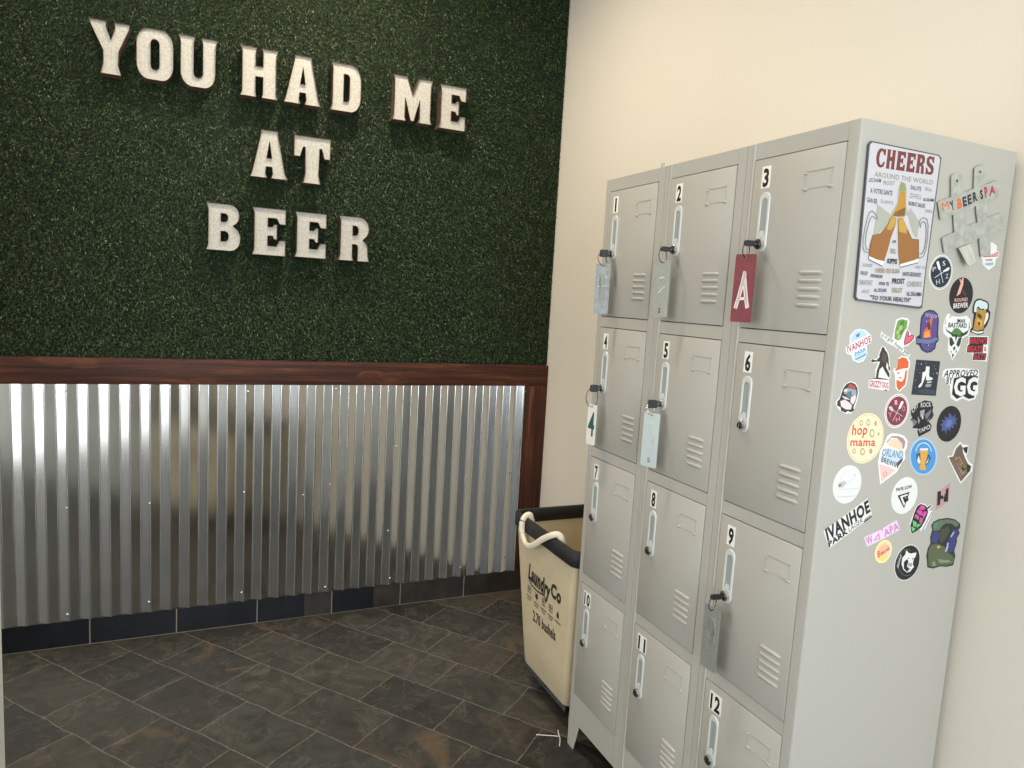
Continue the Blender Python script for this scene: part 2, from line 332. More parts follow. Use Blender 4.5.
  ['p', 'navy', [[254.7, 1499.8], [269.7, 1498.9], [281.4, 1492.9], [288.0, 1481.1], [291.7, 1450.3], [296.6, 1437.1], [289.5, 1430.2], [288.4, 1419.0], [276.6, 1411.0], [262.1, 1409.1], [246.3, 1414.7], [236.2, 1425.4], [227.3, 1426.3], [225.1, 1441.5], [234.5, 1446.6], [232.6, 1463.5], [231.9, 1483.1], [240.9, 1495.4]]],
  ['p', 'purple', [[255.3, 1496.7], [268.6, 1496.1], [278.5, 1490.6], [283.9, 1479.8], [287.7, 1450.1], [285.3, 1421.2], [274.4, 1413.8], [262.5, 1412.2], [249.2, 1416.9], [240.6, 1427.7], [235.2, 1463.6], [235.0, 1482.1], [243.3, 1493.1]]],
  ['p', 'orange', [[254.9, 1464.4], [257.1, 1475.4], [263.8, 1486.6], [267.5, 1484.6], [267.1, 1469.2], [264.5, 1460.3], [270.5, 1442.9], [246.5, 1440.0], [245.2, 1455.3]]],
  ['p', 'brownd', [[252.7, 1467.6], [260.1, 1476.6], [265.5, 1460.4], [258.4, 1457.9]]],
  ['p', 'orangel', [[247.5, 1452.1], [261.5, 1455.8], [267.2, 1442.8], [247.2, 1441.1]]],
  ['p', 'lavd', [[226.2, 1439.3], [238.8, 1437.5], [265.0, 1437.2], [288.6, 1443.5], [295.4, 1438.2], [282.3, 1433.3], [263.4, 1428.4], [240.2, 1429.9], [228.2, 1428.5]]],
  ['p', 'navy', [[257.1, 1427.1], [269.7, 1429.6], [266.5, 1420.7]]],
  ['p', 'lav', [[262.4, 1425.0], [266.7, 1428.4], [267.1, 1422.5]]],
  ['t', 'lav', 'TAP ROOM', [241.1, 1485.6], [279.4, 1482.5], [242.9, 1493.3], 1],
  ['p', 'lav', [[247.8, 1476.1], [251.5, 1477.4], [251.7, 1472.6]]],
 ]],
 ['hop_heart_sticker', 'sticker', 'white-edged sticker with a green hop cone and a pink heart over a line of handwriting', '', [
  ['p', 'white', [[157.5, 1475.2], [173.6, 1480.6], [192.7, 1479.2], [198.7, 1472.6], [193.7, 1456.2], [198.8, 1454.3], [208.1, 1447.0], [219.6, 1445.2], [220.3, 1436.5], [200.0, 1421.8], [189.1, 1420.4], [191.7, 1415.1], [213.3, 1404.7], [208.9, 1398.7], [186.5, 1408.4], [159.3, 1420.7], [139.8, 1426.6], [116.2, 1439.7], [118.9, 1450.4], [129.0, 1444.4], [152.1, 1435.5], [155.1, 1453.8]]],
  ['p', 'hop', [[162.5, 1473.3], [174.3, 1477.0], [192.0, 1474.5], [191.6, 1459.4], [183.7, 1450.5], [177.0, 1435.2], [169.6, 1432.8], [159.0, 1436.8], [158.1, 1453.9]]],
  ['p', 'green', [[169.2, 1470.3], [180.9, 1475.1], [183.0, 1463.4], [174.2, 1459.8]]],
  ['p', 'hopl', [[169.2, 1461.8], [177.9, 1465.3], [178.3, 1454.6], [169.3, 1452.1]]],
  ['p', 'hopl', [[162.9, 1453.0], [170.5, 1454.3], [170.5, 1445.7], [162.9, 1444.4]]],
  ['p', 'green', [[173.8, 1453.4], [183.9, 1458.0], [181.2, 1447.2], [173.9, 1443.7]]],
  ['p', 'hopl', [[167.7, 1443.5], [175.3, 1444.8], [172.8, 1436.2], [167.4, 1436.6]]],
  ['p', 'maroon', [[193.9, 1455.2], [200.4, 1450.6], [201.3, 1442.5], [208.2, 1446.6], [218.1, 1444.7], [216.9, 1437.5], [206.6, 1429.2], [190.9, 1423.1], [188.8, 1431.2], [190.0, 1442.1]]],
  ['p', 'heart', [[194.7, 1452.6], [197.8, 1449.3], [199.2, 1439.8], [208.6, 1444.4], [215.2, 1443.3], [213.6, 1438.1], [205.1, 1431.7], [192.9, 1425.7], [191.7, 1432.4], [192.5, 1442.2]]],
  ['t', 'slate', 'is it got', [118.5, 1440.2], [154.4, 1427.7], [122.9, 1446.3], 0],
  ['t', 'slate', 'hops yet', [160.4, 1423.5], [206.8, 1401.7], [164.8, 1430.1], 0],
 ]],
 ['blue_round_sticker', 'sticker', 'pale blue round sticker crossed by red slanted lettering, near the front edge', '', [
  ['p', 'whiteb', [[43.4, 1449.8], [56.1, 1452.3], [72.5, 1450.8], [82.3, 1444.9], [90.4, 1441.0], [94.9, 1426.4], [80.4, 1420.7], [86.3, 1403.0], [76.9, 1388.0], [62.7, 1384.6], [47.2, 1389.6], [41.2, 1399.9], [27.3, 1402.1], [22.9, 1415.0], [33.6, 1420.5], [31.0, 1436.9]]],
  ['p', 'sky', [[45.1, 1447.8], [57.8, 1450.3], [71.3, 1448.7], [79.9, 1441.7], [49.6, 1429.2], [36.1, 1422.6], [33.6, 1435.0]]],
  ['p', 'sky', [[48.5, 1400.1], [81.2, 1412.3], [83.9, 1402.9], [75.1, 1390.1], [62.9, 1386.7], [49.8, 1391.7]]],
  ['p', 'blue', [[46.5, 1439.5], [57.1, 1445.7], [57.5, 1437.8], [50.1, 1435.1]]],
  ['t', 'red', 'IVANHOE', [30.5, 1403.4], [93.5, 1428.0], [25.0, 1416.5], 1],
  ['t', 'blue', 'PARK', [51.6, 1398.5], [81.4, 1411.3], [49.1, 1405.3], 1],
  ['p', 'blue', [[52.7, 1391.8], [83.2, 1404.0], [84.4, 1401.9], [54.7, 1390.1]]],
 ]],
 ['bigfoot_sticker', 'sticker', 'sticker of a dark hairy walking figure above red lettering', '', [
  ['p', 'white', [[121.3, 1413.3], [125.6, 1419.8], [134.3, 1419.0], [148.3, 1404.3], [158.5, 1372.2], [161.2, 1357.0], [157.4, 1351.6], [161.1, 1339.6], [160.7, 1327.7], [144.4, 1328.7], [100.2, 1334.1], [98.8, 1349.7], [108.5, 1351.2], [116.6, 1356.7], [114.1, 1371.6], [120.7, 1386.7], [105.9, 1384.3], [97.9, 1387.3], [98.5, 1392.7], [116.4, 1394.1]]],
  ['p', 'furd', [[124.0, 1411.9], [126.5, 1418.4], [132.2, 1417.2], [135.4, 1412.6], [143.4, 1406.0], [148.8, 1395.8], [152.4, 1380.7], [157.3, 1375.4], [156.5, 1369.6], [153.1, 1371.0], [150.2, 1380.7], [144.9, 1388.2], [144.6, 1377.4], [157.5, 1363.5], [158.2, 1355.9], [154.3, 1357.0], [140.2, 1370.9], [134.3, 1378.3], [126.2, 1371.8], [125.0, 1355.7], [118.5, 1354.5], [118.4, 1369.5], [122.7, 1380.3], [125.0, 1387.8], [115.8, 1388.3], [101.7, 1386.3], [99.0, 1389.5], [100.6, 1392.7], [113.9, 1390.8], [121.9, 1397.4], [120.2, 1401.6]]],
  ['p', 'furd', [[110.9, 1354.5], [124.4, 1355.6], [155.8, 1352.2], [155.4, 1350.9], [110.3, 1352.7]]],
  ['p', 'fur', [[130.7, 1408.2], [140.6, 1404.2], [144.0, 1393.5], [136.3, 1384.8], [128.7, 1393.2]]],
  ['t', 'red', 'GRIZZY', [101.8, 1336.8], [137.2, 1334.8], [101.2, 1349.7], 1],
  ['t', 'red', 'DOG', [140.8, 1335.2], [158.5, 1333.1], [139.3, 1347.1], 1],
  ['p', 'red', [[147.1, 1330.5], [154.9, 1330.5], [157.0, 1327.4], [149.1, 1327.9]]],
 ]],
 ['redhead_sticker', 'sticker', 'sticker of a bearded orange head wearing an orange cap, in profile', '', [
  ['p', 'whitep', [[179.1, 1397.4], [191.0, 1401.4], [205.6, 1399.5], [215.2, 1390.5], [215.1, 1377.3], [212.0, 1372.9], [213.6, 1355.3], [211.6, 1339.8], [193.3, 1326.1], [181.0, 1333.2], [177.3, 1350.6], [174.2, 1362.6], [168.6, 1368.0], [167.6, 1373.4], [176.4, 1376.8]]],
  ['p', 'orange', [[178.1, 1394.2], [189.9, 1398.7], [203.0, 1396.4], [211.2, 1388.2], [211.4, 1376.2], [192.6, 1374.4], [176.0, 1370.2], [171.1, 1371.3], [177.1, 1376.8]]],
  ['p', 'orange', [[208.6, 1373.9], [210.0, 1357.5], [208.2, 1340.9], [192.0, 1328.3], [183.8, 1335.4], [179.7, 1349.6], [183.4, 1351.8], [188.4, 1348.5], [197.5, 1347.5], [203.1, 1355.2], [203.3, 1368.4]]],
  ['p', 'orange', [[182.6, 1356.1], [191.9, 1357.3], [197.9, 1354.1], [188.4, 1354.0]]],
  ['p', 'slate', [[178.4, 1365.9], [187.0, 1367.1], [186.8, 1364.7], [180.0, 1363.8]]],
 ]],
 ['boot_sticker', 'sticker', 'dark rectangular sticker with two white booted legs on a speckled ground', '', [
  ['p', 'night', [[233.9, 1394.4], [309.7, 1392.2], [309.7, 1317.0], [232.0, 1319.9]]],
  ['p', 'white', [[266.4, 1380.9], [277.9, 1380.0], [278.9, 1364.3], [280.6, 1358.8], [292.1, 1355.9], [291.9, 1352.1], [279.8, 1350.4], [272.1, 1350.8], [269.4, 1362.0], [264.6, 1348.6], [259.2, 1336.9], [251.4, 1334.6], [250.1, 1338.4], [258.5, 1346.3], [257.8, 1367.5], [266.2, 1369.8]]],
  ['p', 'greyl', [[275.4, 1347.5], [290.2, 1348.7], [290.0, 1346.0], [276.0, 1344.6]]],
  ['p', 'grey', [[272.5, 1341.9], [289.6, 1343.1], [290.1, 1337.0], [272.9, 1336.0]]],
  ['c', 'lav', [250.2, 1385.1], 1.8],
  ['c', 'lav', [303.6, 1366.4], 2.1],
  ['c', 'lav', [264.6, 1386.9], 1.1],
  ['c', 'lav', [240.3, 1386.1], 0.9],
  ['c', 'lav', [292.1, 1382.5], 0.9],
  ['c', 'lav', [238.7, 1350.6], 1.1],
  ['c', 'lav', [249.5, 1366.3], 1.1],
  ['c', 'lav', [292.2, 1364.5], 1.1],
  ['c', 'lav', [296.7, 1375.8], 0.9],
  ['c', 'lav', [241.1, 1372.8], 0.9],
  ['c', 'lav', [240.9, 1335.1], 0.9],
  ['c', 'lav', [297.4, 1328.4], 0.9],
  ['p', 'nightl', [[245.9, 1329.5], [274.9, 1332.4], [305.8, 1328.4], [305.7, 1320.5], [260.4, 1321.7]]],
 ]],
 ['lettering_sticker', 'sticker', 'white sticker with black outlined lettering ending in two big round letters', '', [
  ['p', 'white', [[332.2, 1376.3], [378.4, 1378.7], [441.2, 1376.6], [447.0, 1361.4], [446.6, 1342.6], [448.6, 1333.2], [444.4, 1309.6], [423.7, 1305.0], [399.3, 1311.0], [381.2, 1304.1], [360.6, 1311.2], [351.2, 1341.1], [337.0, 1343.3], [332.8, 1355.8], [322.2, 1357.5], [323.9, 1371.6]]],
  ['t', 'black', 'APPROVED', [326.4, 1358.5], [439.0, 1361.3], [329.3, 1373.5], 1],
  ['t', 'black', 'BY', [338.7, 1343.3], [358.2, 1344.1], [338.2, 1357.7], 1],
  ['p', 'black', [[361.4, 1356.0], [389.1, 1360.9], [442.6, 1361.4], [444.9, 1333.2], [438.5, 1312.0], [420.9, 1309.7], [399.9, 1316.8], [380.1, 1309.9], [362.2, 1320.4]]],
  ['t', 'white', 'GG', [368.1, 1318.8], [450.6, 1320.3], [363.1, 1357.9], 2],
 ]],
 ['sloth_sticker', 'sticker', 'small rounded sticker of a capped pale figure with folded arms, nearest the front edge', '', [
  ['p', 'whitep', [[48.2, 1347.2], [61.9, 1344.1], [70.8, 1334.6], [74.4, 1321.9], [71.2, 1304.8], [67.3, 1292.0], [60.1, 1281.9], [44.0, 1281.6], [27.0, 1288.2], [17.0, 1296.7], [12.8, 1305.2], [22.7, 1315.6], [26.2, 1330.3], [34.5, 1341.9]]],
  ['p', 'slate', [[48.5, 1345.5], [60.8, 1342.0], [69.2, 1333.6], [71.7, 1321.9], [68.2, 1304.8], [63.9, 1295.3], [66.5, 1287.8], [58.3, 1284.0], [49.0, 1286.9], [43.2, 1283.4], [30.0, 1287.7], [27.5, 1294.5], [17.7, 1297.8], [16.4, 1306.2], [22.5, 1311.4], [24.9, 1319.8], [28.7, 1332.4], [36.8, 1341.9]]],
  ['p', 'brick', [[47.5, 1342.6], [58.2, 1339.9], [65.8, 1332.5], [64.2, 1329.9], [50.6, 1332.0], [41.6, 1333.5], [43.0, 1339.8]]],
  ['p', 'greyb', [[34.7, 1331.4], [41.6, 1333.5], [65.8, 1329.3], [68.8, 1319.7], [61.7, 1317.6], [33.3, 1321.9]]],
  ['p', 'teal', [[41.5, 1325.1], [52.7, 1328.2], [55.9, 1317.6], [47.8, 1313.0], [39.8, 1317.7]]],
  ['p', 'pinkw', [[53.3, 1315.5], [67.3, 1319.7], [67.5, 1309.1], [61.7, 1299.6], [53.5, 1304.9]]],
  ['p', 'pinkw', [[31.9, 1330.8], [41.2, 1332.4], [40.4, 1326.5], [31.8, 1325.7]]],
  ['p', 'pinkw', [[24.9, 1307.2], [36.6, 1310.3], [49.1, 1305.0], [58.9, 1298.5], [57.3, 1290.0], [42.7, 1290.2], [28.6, 1296.6]]],
  ['p', 'pinkw', [[26.7, 1317.7], [38.6, 1315.6], [54.3, 1309.2], [36.4, 1311.4]]],
 ]],
 ['oar_sticker', 'sticker', 'round maroon sticker with two crossed pale oars and a thin outer ring', '', [
  ['c', 'whitep', [193.3, 1285.3], 36.5],
  ['c', 'maroon', [193.3, 1285.3], 34.3],
  ['c', 'whitep', [193.3, 1285.3], 33.2],
  ['c', 'maroon', [193.3, 1285.3], 31.1],
  ['p', 'white', [[196.5, 1290.8], [202.4, 1305.8], [208.6, 1306.6], [210.4, 1302.2], [202.2, 1288.9]]],
  ['k', 'white', 1.28, [[183.7, 1263.9], [199.4, 1291.9]]],
  ['p', 'greyl', [[166.5, 1294.4], [175.0, 1295.8], [183.5, 1286.9], [179.5, 1284.3], [170.6, 1288.4]]],
  ['k', 'greyl', 1.28, [[181.4, 1286.5], [212.3, 1273.9]]],
  ['t', 'pinkl', '1', [184.0, 1298.6], [191.9, 1298.6], [181.6, 1308.6], 0],
  ['t', 'pinkl', 'O', [209.4, 1284.4], [218.9, 1285.4], [206.8, 1295.1], 0],
  ['t', 'pinkl', 'Y', [170.3, 1272.3], [180.5, 1273.3], [167.3, 1282.3], 0],
  ['t', 'pinkl', 'H', [194.2, 1261.9], [205.9, 1264.4], [192.0, 1270.9], 0],
 ]],
 ['crest_sticker', 'sticker', 'jagged black and grey crest sticker with pale curved lettering, beside the maroon one', '', [
  ['p', 'black', [[255.5, 1300.6], [277.3, 1307.6], [299.7, 1304.3], [303.0, 1295.7], [306.8, 1293.4], [305.2, 1284.2], [311.4, 1275.0], [306.8, 1267.0], [297.7, 1261.5], [309.0, 1252.1], [306.8, 1240.6], [292.6, 1235.2], [272.2, 1228.2], [265.9, 1239.3], [267.2, 1246.1], [248.8, 1247.6], [253.5, 1257.7], [239.9, 1265.9], [244.7, 1270.3], [238.5, 1277.1], [237.5, 1286.1], [247.1, 1292.8]]],
  ['p', 'greym', [[281.7, 1275.4], [301.0, 1288.8], [300.8, 1280.9], [295.6, 1272.9], [288.7, 1265.1]]],
  ['p', 'greym', [[243.4, 1268.1], [261.0, 1262.1], [255.8, 1254.3], [251.5, 1251.0]]],
  ['p', 'grey', [[265.0, 1284.7], [279.3, 1287.9], [280.0, 1275.4], [269.2, 1271.0]]],
  ['p', 'greyl', [[272.1, 1273.3], [276.7, 1275.5], [279.2, 1267.5], [275.1, 1266.4]]],
  ['p', 'greym', [[290.6, 1263.9], [301.2, 1270.1], [296.5, 1259.2]]],
  ['p', 'grey', [[259.5, 1273.5], [268.8, 1264.2], [265.5, 1255.2]]],
  ['t', 'greyl', 'CHY', [242.0, 1279.3], [258.4, 1293.8], [237.9, 1289.5], 1],
  ['t', 'greyl', 'ROCK', [265.9, 1292.6], [299.0, 1293.9], [264.0, 1302.7], 1],
  ['t', 'greyl', 'TAP', [270.8, 1235.8], [293.0, 1242.1], [266.9, 1244.3], 1],
  ['t', 'greyl', 'O', [293.0, 1242.1], [305.7, 1246.4], [290.3, 1251.3], 1],
 ]],
 ['splash_sticker', 'sticker', 'round black sticker with a blue leafy splash and no lettering', '', [
  ['c', 'black', [366.0, 1254.5], 40.1],
  ['p', 'indigo', [[366.6, 1277.7], [373.5, 1269.5], [382.6, 1276.4], [382.7, 1267.0], [393.4, 1266.8], [385.9, 1259.9], [392.7, 1252.8], [380.3, 1253.0], [383.9, 1243.6], [372.6, 1247.3], [372.7, 1237.9], [361.1, 1244.1], [360.3, 1230.1], [353.7, 1240.7], [343.0, 1238.6], [344.7, 1247.9], [335.9, 1253.9], [346.3, 1257.1], [338.0, 1264.2], [352.1, 1262.8], [346.8, 1272.2], [359.9, 1267.4], [361.1, 1279.0]]],
  ['p', 'indigol', [[362.1, 1265.0], [371.4, 1262.5], [377.1, 1260.1], [373.5, 1252.0], [364.1, 1246.3], [354.7, 1250.0], [354.8, 1258.2]]],
 ]],
 ['beer_glass_sticker', 'sticker', 'oval bright blue sticker with a tall beer glass under a white arch', '', [
  ['e', 'skyb', [295.0, 1183.3], [45.3, -5.3], [-3.7, 41.2]],
  ['e', 'azure', [295.0, 1183.3], [41.2, -5.1], [-3.1, 38.2]],
  ['k', 'white', 1.92, [[318.8, 1193.9], [316.4, 1198.8], [313.0, 1203.4], [308.7, 1207.3], [303.7, 1210.5], [298.2, 1212.7], [292.6, 1214.0], [287.0, 1214.1], [281.9, 1213.2], [277.3, 1211.2], [273.5, 1208.3], [270.7, 1204.6], [269.1, 1200.3], [268.6, 1195.5]]],
  ['p', 'navyl', [[271.2, 1188.8], [277.3, 1192.0], [313.6, 1187.2], [320.7, 1180.0], [312.4, 1166.3], [303.1, 1162.1], [289.0, 1165.0], [275.9, 1172.5]]],
  ['p', 'white', [[278.8, 1187.4], [287.7, 1172.0], [283.5, 1167.6], [276.5, 1174.8]]],
  ['p', 'white', [[314.8, 1186.0], [310.3, 1168.7], [305.4, 1167.8], [311.9, 1178.0]]],
  ['p', 'gold', [[281.2, 1198.1], [306.4, 1197.9], [307.6, 1182.8], [303.4, 1169.0], [308.9, 1152.5], [287.6, 1154.6], [287.5, 1169.7], [286.0, 1181.3]]],
  ['p', 'white', [[280.4, 1202.3], [306.4, 1201.9], [306.6, 1197.2], [281.6, 1197.6]]],
 ]],
 ['peach_sticker', 'sticker', 'large cream oval sticker with two words of orange-red lettering and small hop outlines', '', [
  ['c', 'cream', [109.1, 1229.0], 52.9],
  ['c', 'peach', [109.1, 1229.0], 50.3],
  ['c', 'cream', [109.1, 1229.0], 48.7],
  ['t', 'rust', 'hop', [67.8, 1237.3], [112.0, 1237.3], [68.3, 1258.2], 1],
  ['t', 'rust', 'mama', [67.0, 1214.6], [140.1, 1212.3], [66.6, 1226.5], 1],
  ['e', 'tan', [91.7, 1261.6], [5.4, -0.1], [-1.0, 6.1]],
  ['e', 'tan', [111.8, 1262.3], [5.5, -0.1], [-1.2, 7.0]],
  ['e', 'tan', [133.6, 1259.7], [4.0, -0.1], [-1.0, 5.7]],
  ['e', 'tan', [126.3, 1239.5], [7.4, -0.2], [-1.5, 9.2]],
  ['e', 'tan', [145.7, 1237.5], [3.1, -0.1], [-0.7, 4.0]],
  ['e', 'tan', [80.1, 1203.3], [5.1, -0.2], [-0.9, 5.7]],
  ['e', 'tan', [104.6, 1201.4], [7.3, -0.3], [-1.3, 7.9]],
  ['e', 'tan', [128.9, 1201.6], [4.6, -0.2], [-1.0, 5.8]],
  ['e', 'cream', [91.7, 1261.6], [3.0, -0.1], [-0.6, 3.5]],
  ['e', 'cream', [111.8, 1262.3], [3.1, -0.1], [-0.7, 4.1]],
  ['e', 'cream', [126.3, 1239.5], [4.3, -0.1], [-1.0, 5.7]],
  ['e', 'cream', [104.6, 1201.4], [4.3, -0.2], [-0.7, 4.4]],
  ['e', 'cream', [80.1, 1203.3], [2.4, -0.1], [-0.5, 3.1]],
 ]],
 ['cone_sticker', 'sticker', 'pointed pink and pale blue cone-shaped sticker with a domed top', '', [
  ['p', 'whitep', [[184.2, 1237.7], [205.1, 1236.7], [225.5, 1231.0], [237.8, 1220.5], [238.4, 1204.6], [233.4, 1195.7], [237.6, 1181.9], [229.4, 1173.1], [221.6, 1162.0], [216.7, 1153.1], [193.2, 1140.7], [170.0, 1128.3], [155.5, 1176.2], [157.6, 1200.6], [167.5, 1215.9], [172.7, 1231.3]]],
  ['p', 'mauve', [[186.8, 1232.0], [206.0, 1231.5], [223.0, 1226.6], [231.6, 1218.4], [230.6, 1206.0], [226.1, 1200.5], [222.0, 1214.2], [203.6, 1227.1], [185.9, 1228.3], [176.6, 1217.8], [173.1, 1220.1]]],
  ['p', 'peachl', [[186.4, 1225.3], [200.6, 1226.1], [218.1, 1217.7], [224.9, 1207.3], [221.6, 1198.4], [207.8, 1203.4], [181.0, 1211.0], [178.2, 1217.8]]],
  ['p', 'skyl', [[163.5, 1202.6], [181.6, 1207.6], [208.6, 1198.8], [232.2, 1193.4], [229.0, 1175.4], [215.1, 1162.3], [188.1, 1170.3], [161.1, 1180.4]]],
  ['t', 'steel', 'ORLAND', [163.1, 1190.4], [227.7, 1182.3], [165.4, 1206.6], 1],
  ['t', 'slateb', 'BREWIN', [163.4, 1177.6], [218.5, 1161.0], [164.3, 1189.2], 1],
  ['p', 'pinkp', [[159.8, 1173.3], [188.8, 1165.8], [211.0, 1158.0], [192.4, 1145.3], [172.4, 1132.7]]],
  ['t', 'heart', 'O', [175.1, 1144.3], [187.5, 1146.0], [173.2, 1155.2], 0],
  ['p', 'slateb', [[213.1, 1173.8], [230.4, 1185.6], [229.0, 1175.4], [216.5, 1163.4]]],
 ]],
 ['treasure_sticker', 'sticker', 'kite-shaped brown sticker with white edge beside the back edge of the locker', '', [
  ['p', 'white', [[411.8, 1213.1], [422.1, 1206.4], [442.4, 1204.5], [444.6, 1185.2], [438.2, 1180.7], [452.3, 1165.6], [466.8, 1157.8], [468.0, 1143.1], [433.5, 1115.2], [410.7, 1138.6], [374.4, 1181.9], [391.2, 1182.4], [395.5, 1196.5]]],
  ['p', 'brownk', [[413.8, 1208.3], [423.6, 1199.1], [426.5, 1188.3], [437.9, 1173.5], [449.6, 1160.9], [462.7, 1154.3], [460.5, 1143.5], [433.2, 1120.1], [409.2, 1145.9], [379.6, 1178.6], [394.6, 1179.9], [400.6, 1197.5]]],
  ['p', 'black', [[423.6, 1199.1], [441.3, 1201.0], [441.1, 1184.2], [432.2, 1188.6]]],
  ['p', 'greyd', [[402.7, 1196.3], [419.5, 1201.7], [425.1, 1188.3], [401.5, 1184.4]]],
  ['p', 'blackg', [[445.9, 1161.1], [461.0, 1155.6], [458.7, 1143.6], [449.9, 1141.5]]],
  ['p', 'brownl', [[399.3, 1177.4], [416.9, 1179.1], [442.4, 1151.6], [443.1, 1139.5], [433.0, 1135.1], [414.5, 1155.2]]],
  ['t', 'brownd', 'RUM', [404.9, 1167.6], [435.2, 1142.2], [414.0, 1175.6], 1],
  ['p', 'plumb', [[388.0, 1171.9], [395.2, 1171.6], [433.5, 1132.7], [432.4, 1124.3]]],
 ]],
 ['white_round_sticker', 'sticker', 'plain white round sticker with a faint grey sketch, above the black and white slanted one', '', [
  ['c', 'white', [72.1, 1133.7], 40.4],
  ['p', 'greyp', [[44.5, 1134.6], [52.5, 1140.1], [63.9, 1142.3], [69.3, 1136.5], [60.2, 1128.3], [48.5, 1127.9]]],
  ['k', 'greyp', 0.85, [[43.0, 1124.9], [80.3, 1123.8], [107.6, 1123.4]]],
  ['k', 'greyp', 1.28, [[45.6, 1108.4], [73.8, 1108.1], [99.5, 1107.8]]],
  ['k', 'greyp', 0.85, [[69.3, 1136.5], [82.4, 1139.1], [93.9, 1151.7]]],
  ['k', 'greyp', 0.64, [[44.3, 1135.7], [54.0, 1149.4], [62.0, 1164.2]]],
  ['p', 'greyp', [[87.6, 1153.2], [92.9, 1154.0], [92.7, 1149.6]]],
  ['p', 'greym', [[46.5, 1134.5], [54.5, 1136.3], [53.9, 1130.8], [49.0, 1130.0]]],
 ]],
 ['slanted_sticker', 'sticker', 'white rectangle sticker, slanted upward, with bold black lettering near the front edge', '', [
  ['p', 'white', [[137.4, 1100.5], [157.5, 1060.7], [41.6, 999.9], [19.7, 1038.8]]],
  ['t', 'black', 'IVANHOE', [34.0, 1017.0], [150.0, 1072.2], [22.5, 1042.9], 2],
  ['t', 'black', 'PARK', [40.3, 1002.7], [91.7, 1029.8], [35.0, 1014.2], 2],
  ['t', 'black', 'LAGER', [93.7, 1030.3], [131.9, 1049.7], [90.0, 1040.3], 0],
  ['p', 'black', [[133.3, 1050.8], [154.8, 1062.1], [156.8, 1059.2], [135.3, 1047.9]]],
  ['p', 'grey', [[134.1, 1055.2], [152.6, 1065.6], [153.9, 1063.7], [135.8, 1052.4]]],
 ]],
 ['pink_word_sticker', 'sticker', 'lilac sticker strip with one word in pink capital letters', '', [
  ['p', 'lilac', [[235.1, 1045.6], [250.0, 1023.0], [208.4, 1009.0], [153.7, 993.2], [140.1, 1015.0], [186.0, 1027.1]]],
  ['t', 'pink', 'W', [152.9, 997.8], [171.2, 1001.9], [143.3, 1014.7], 1],
  ['p', 'pink', [[170.7, 1004.7], [183.7, 1021.6], [191.0, 1007.1]]],
  ['p', 'lilac', [[176.1, 1006.5], [183.3, 1016.5], [187.2, 1008.6]]],
  ['p', 'pink', [[189.3, 1030.3], [195.2, 1029.4], [193.1, 1023.1]]],
  ['t', 'pink', 'APA', [204.2, 1010.5], [247.3, 1025.1], [195.7, 1026.3], 1],
 ]],
 ['yellow_round_sticker', 'sticker', 'small round yellow and pink sticker with scribbled red lettering', '', [
  ['c', 'yellow', [205.7, 977.8], 26.0],
  ['c', 'peachl', [205.7, 977.8], 21.7],
  ['c', 'yellowl', [205.4, 966.2], 9.7],
  ['t', 'heart', 'Bella', [190.1, 965.4], [223.6, 980.8], [185.1, 979.8], 2],
  ['p', 'peach', [[189.7, 986.3], [201.2, 994.6], [218.0, 990.7], [215.9, 983.9], [194.6, 976.6]]],
 ]],
 ['triangle_sticker', 'sticker', 'round white sticker with a black downward triangle emblem', '', [
  ['c', 'white', [250.2, 1099.2], 41.0],
  ['t', 'black', 'PAVE LOW', [223.1, 1110.0], [271.4, 1115.3], [220.5, 1117.3], 2],
  ['t', 'greyp', 'BREWERY', [233.5, 1106.4], [260.7, 1108.5], [233.1, 1108.8], 0],
  ['p', 'black', [[228.0, 1100.5], [265.3, 1106.8], [253.7, 1070.4]]],
  ['p', 'white', [[235.5, 1098.5], [260.5, 1102.5], [252.8, 1075.8]]],
  ['p', 'black', [[244.2, 1095.6], [259.2, 1098.6], [265.5, 1087.7], [253.2, 1082.7]]],
  ['p', 'greyl', [[251.9, 1095.1], [255.7, 1095.8], [255.8, 1091.9]]],
 ]],
 ['letter_sticker', 'sticker', 'small pink diamond-shaped sticker with a black letter H', '', [
  ['p', 'pinkg', [[397.4, 1119.6], [399.5, 1076.6], [359.5, 1058.9], [356.7, 1100.9], [365.3, 1101.6]]],
  ['p', 'black', [[357.3, 1101.3], [368.6, 1102.6], [370.8, 1091.0], [385.2, 1094.9], [384.6, 1105.2], [393.1, 1108.8], [397.4, 1076.3], [382.5, 1076.5], [380.8, 1085.1], [370.7, 1082.8], [371.2, 1071.3], [362.3, 1068.3]]],
  ['p', 'greyl', [[377.6, 1092.5], [382.1, 1092.7], [381.1, 1087.0]]],
 ]],
 ['artichoke_sticker', 'sticker', 'pink and green hop bud sticker with a dark twig', '', [
  ['p', 'white', [[305.8, 1078.5], [321.7, 1075.8], [328.1, 1069.4], [341.0, 1073.8], [343.9, 1067.9], [334.9, 1060.6], [349.4, 1057.2], [346.2, 1046.7], [332.4, 1019.0], [320.3, 1010.5], [313.2, 1020.6], [292.2, 1009.3], [282.9, 1016.0], [278.8, 1032.9], [286.4, 1055.8], [293.5, 1071.8]]],
  ['p', 'black', [[306.2, 1076.9], [322.4, 1072.2], [328.5, 1067.0], [341.2, 1072.8], [341.3, 1068.5], [331.1, 1062.6], [334.5, 1057.1], [332.2, 1047.7], [327.5, 1036.2], [318.0, 1022.6], [304.0, 1015.4], [292.0, 1010.5], [285.3, 1015.8], [281.0, 1030.3], [284.9, 1041.8], [288.1, 1055.7], [295.3, 1071.7]]],
  ['p', 'magenta', [[308.3, 1074.3], [320.3, 1070.5], [324.0, 1063.8], [312.3, 1062.2], [302.0, 1066.5]]],
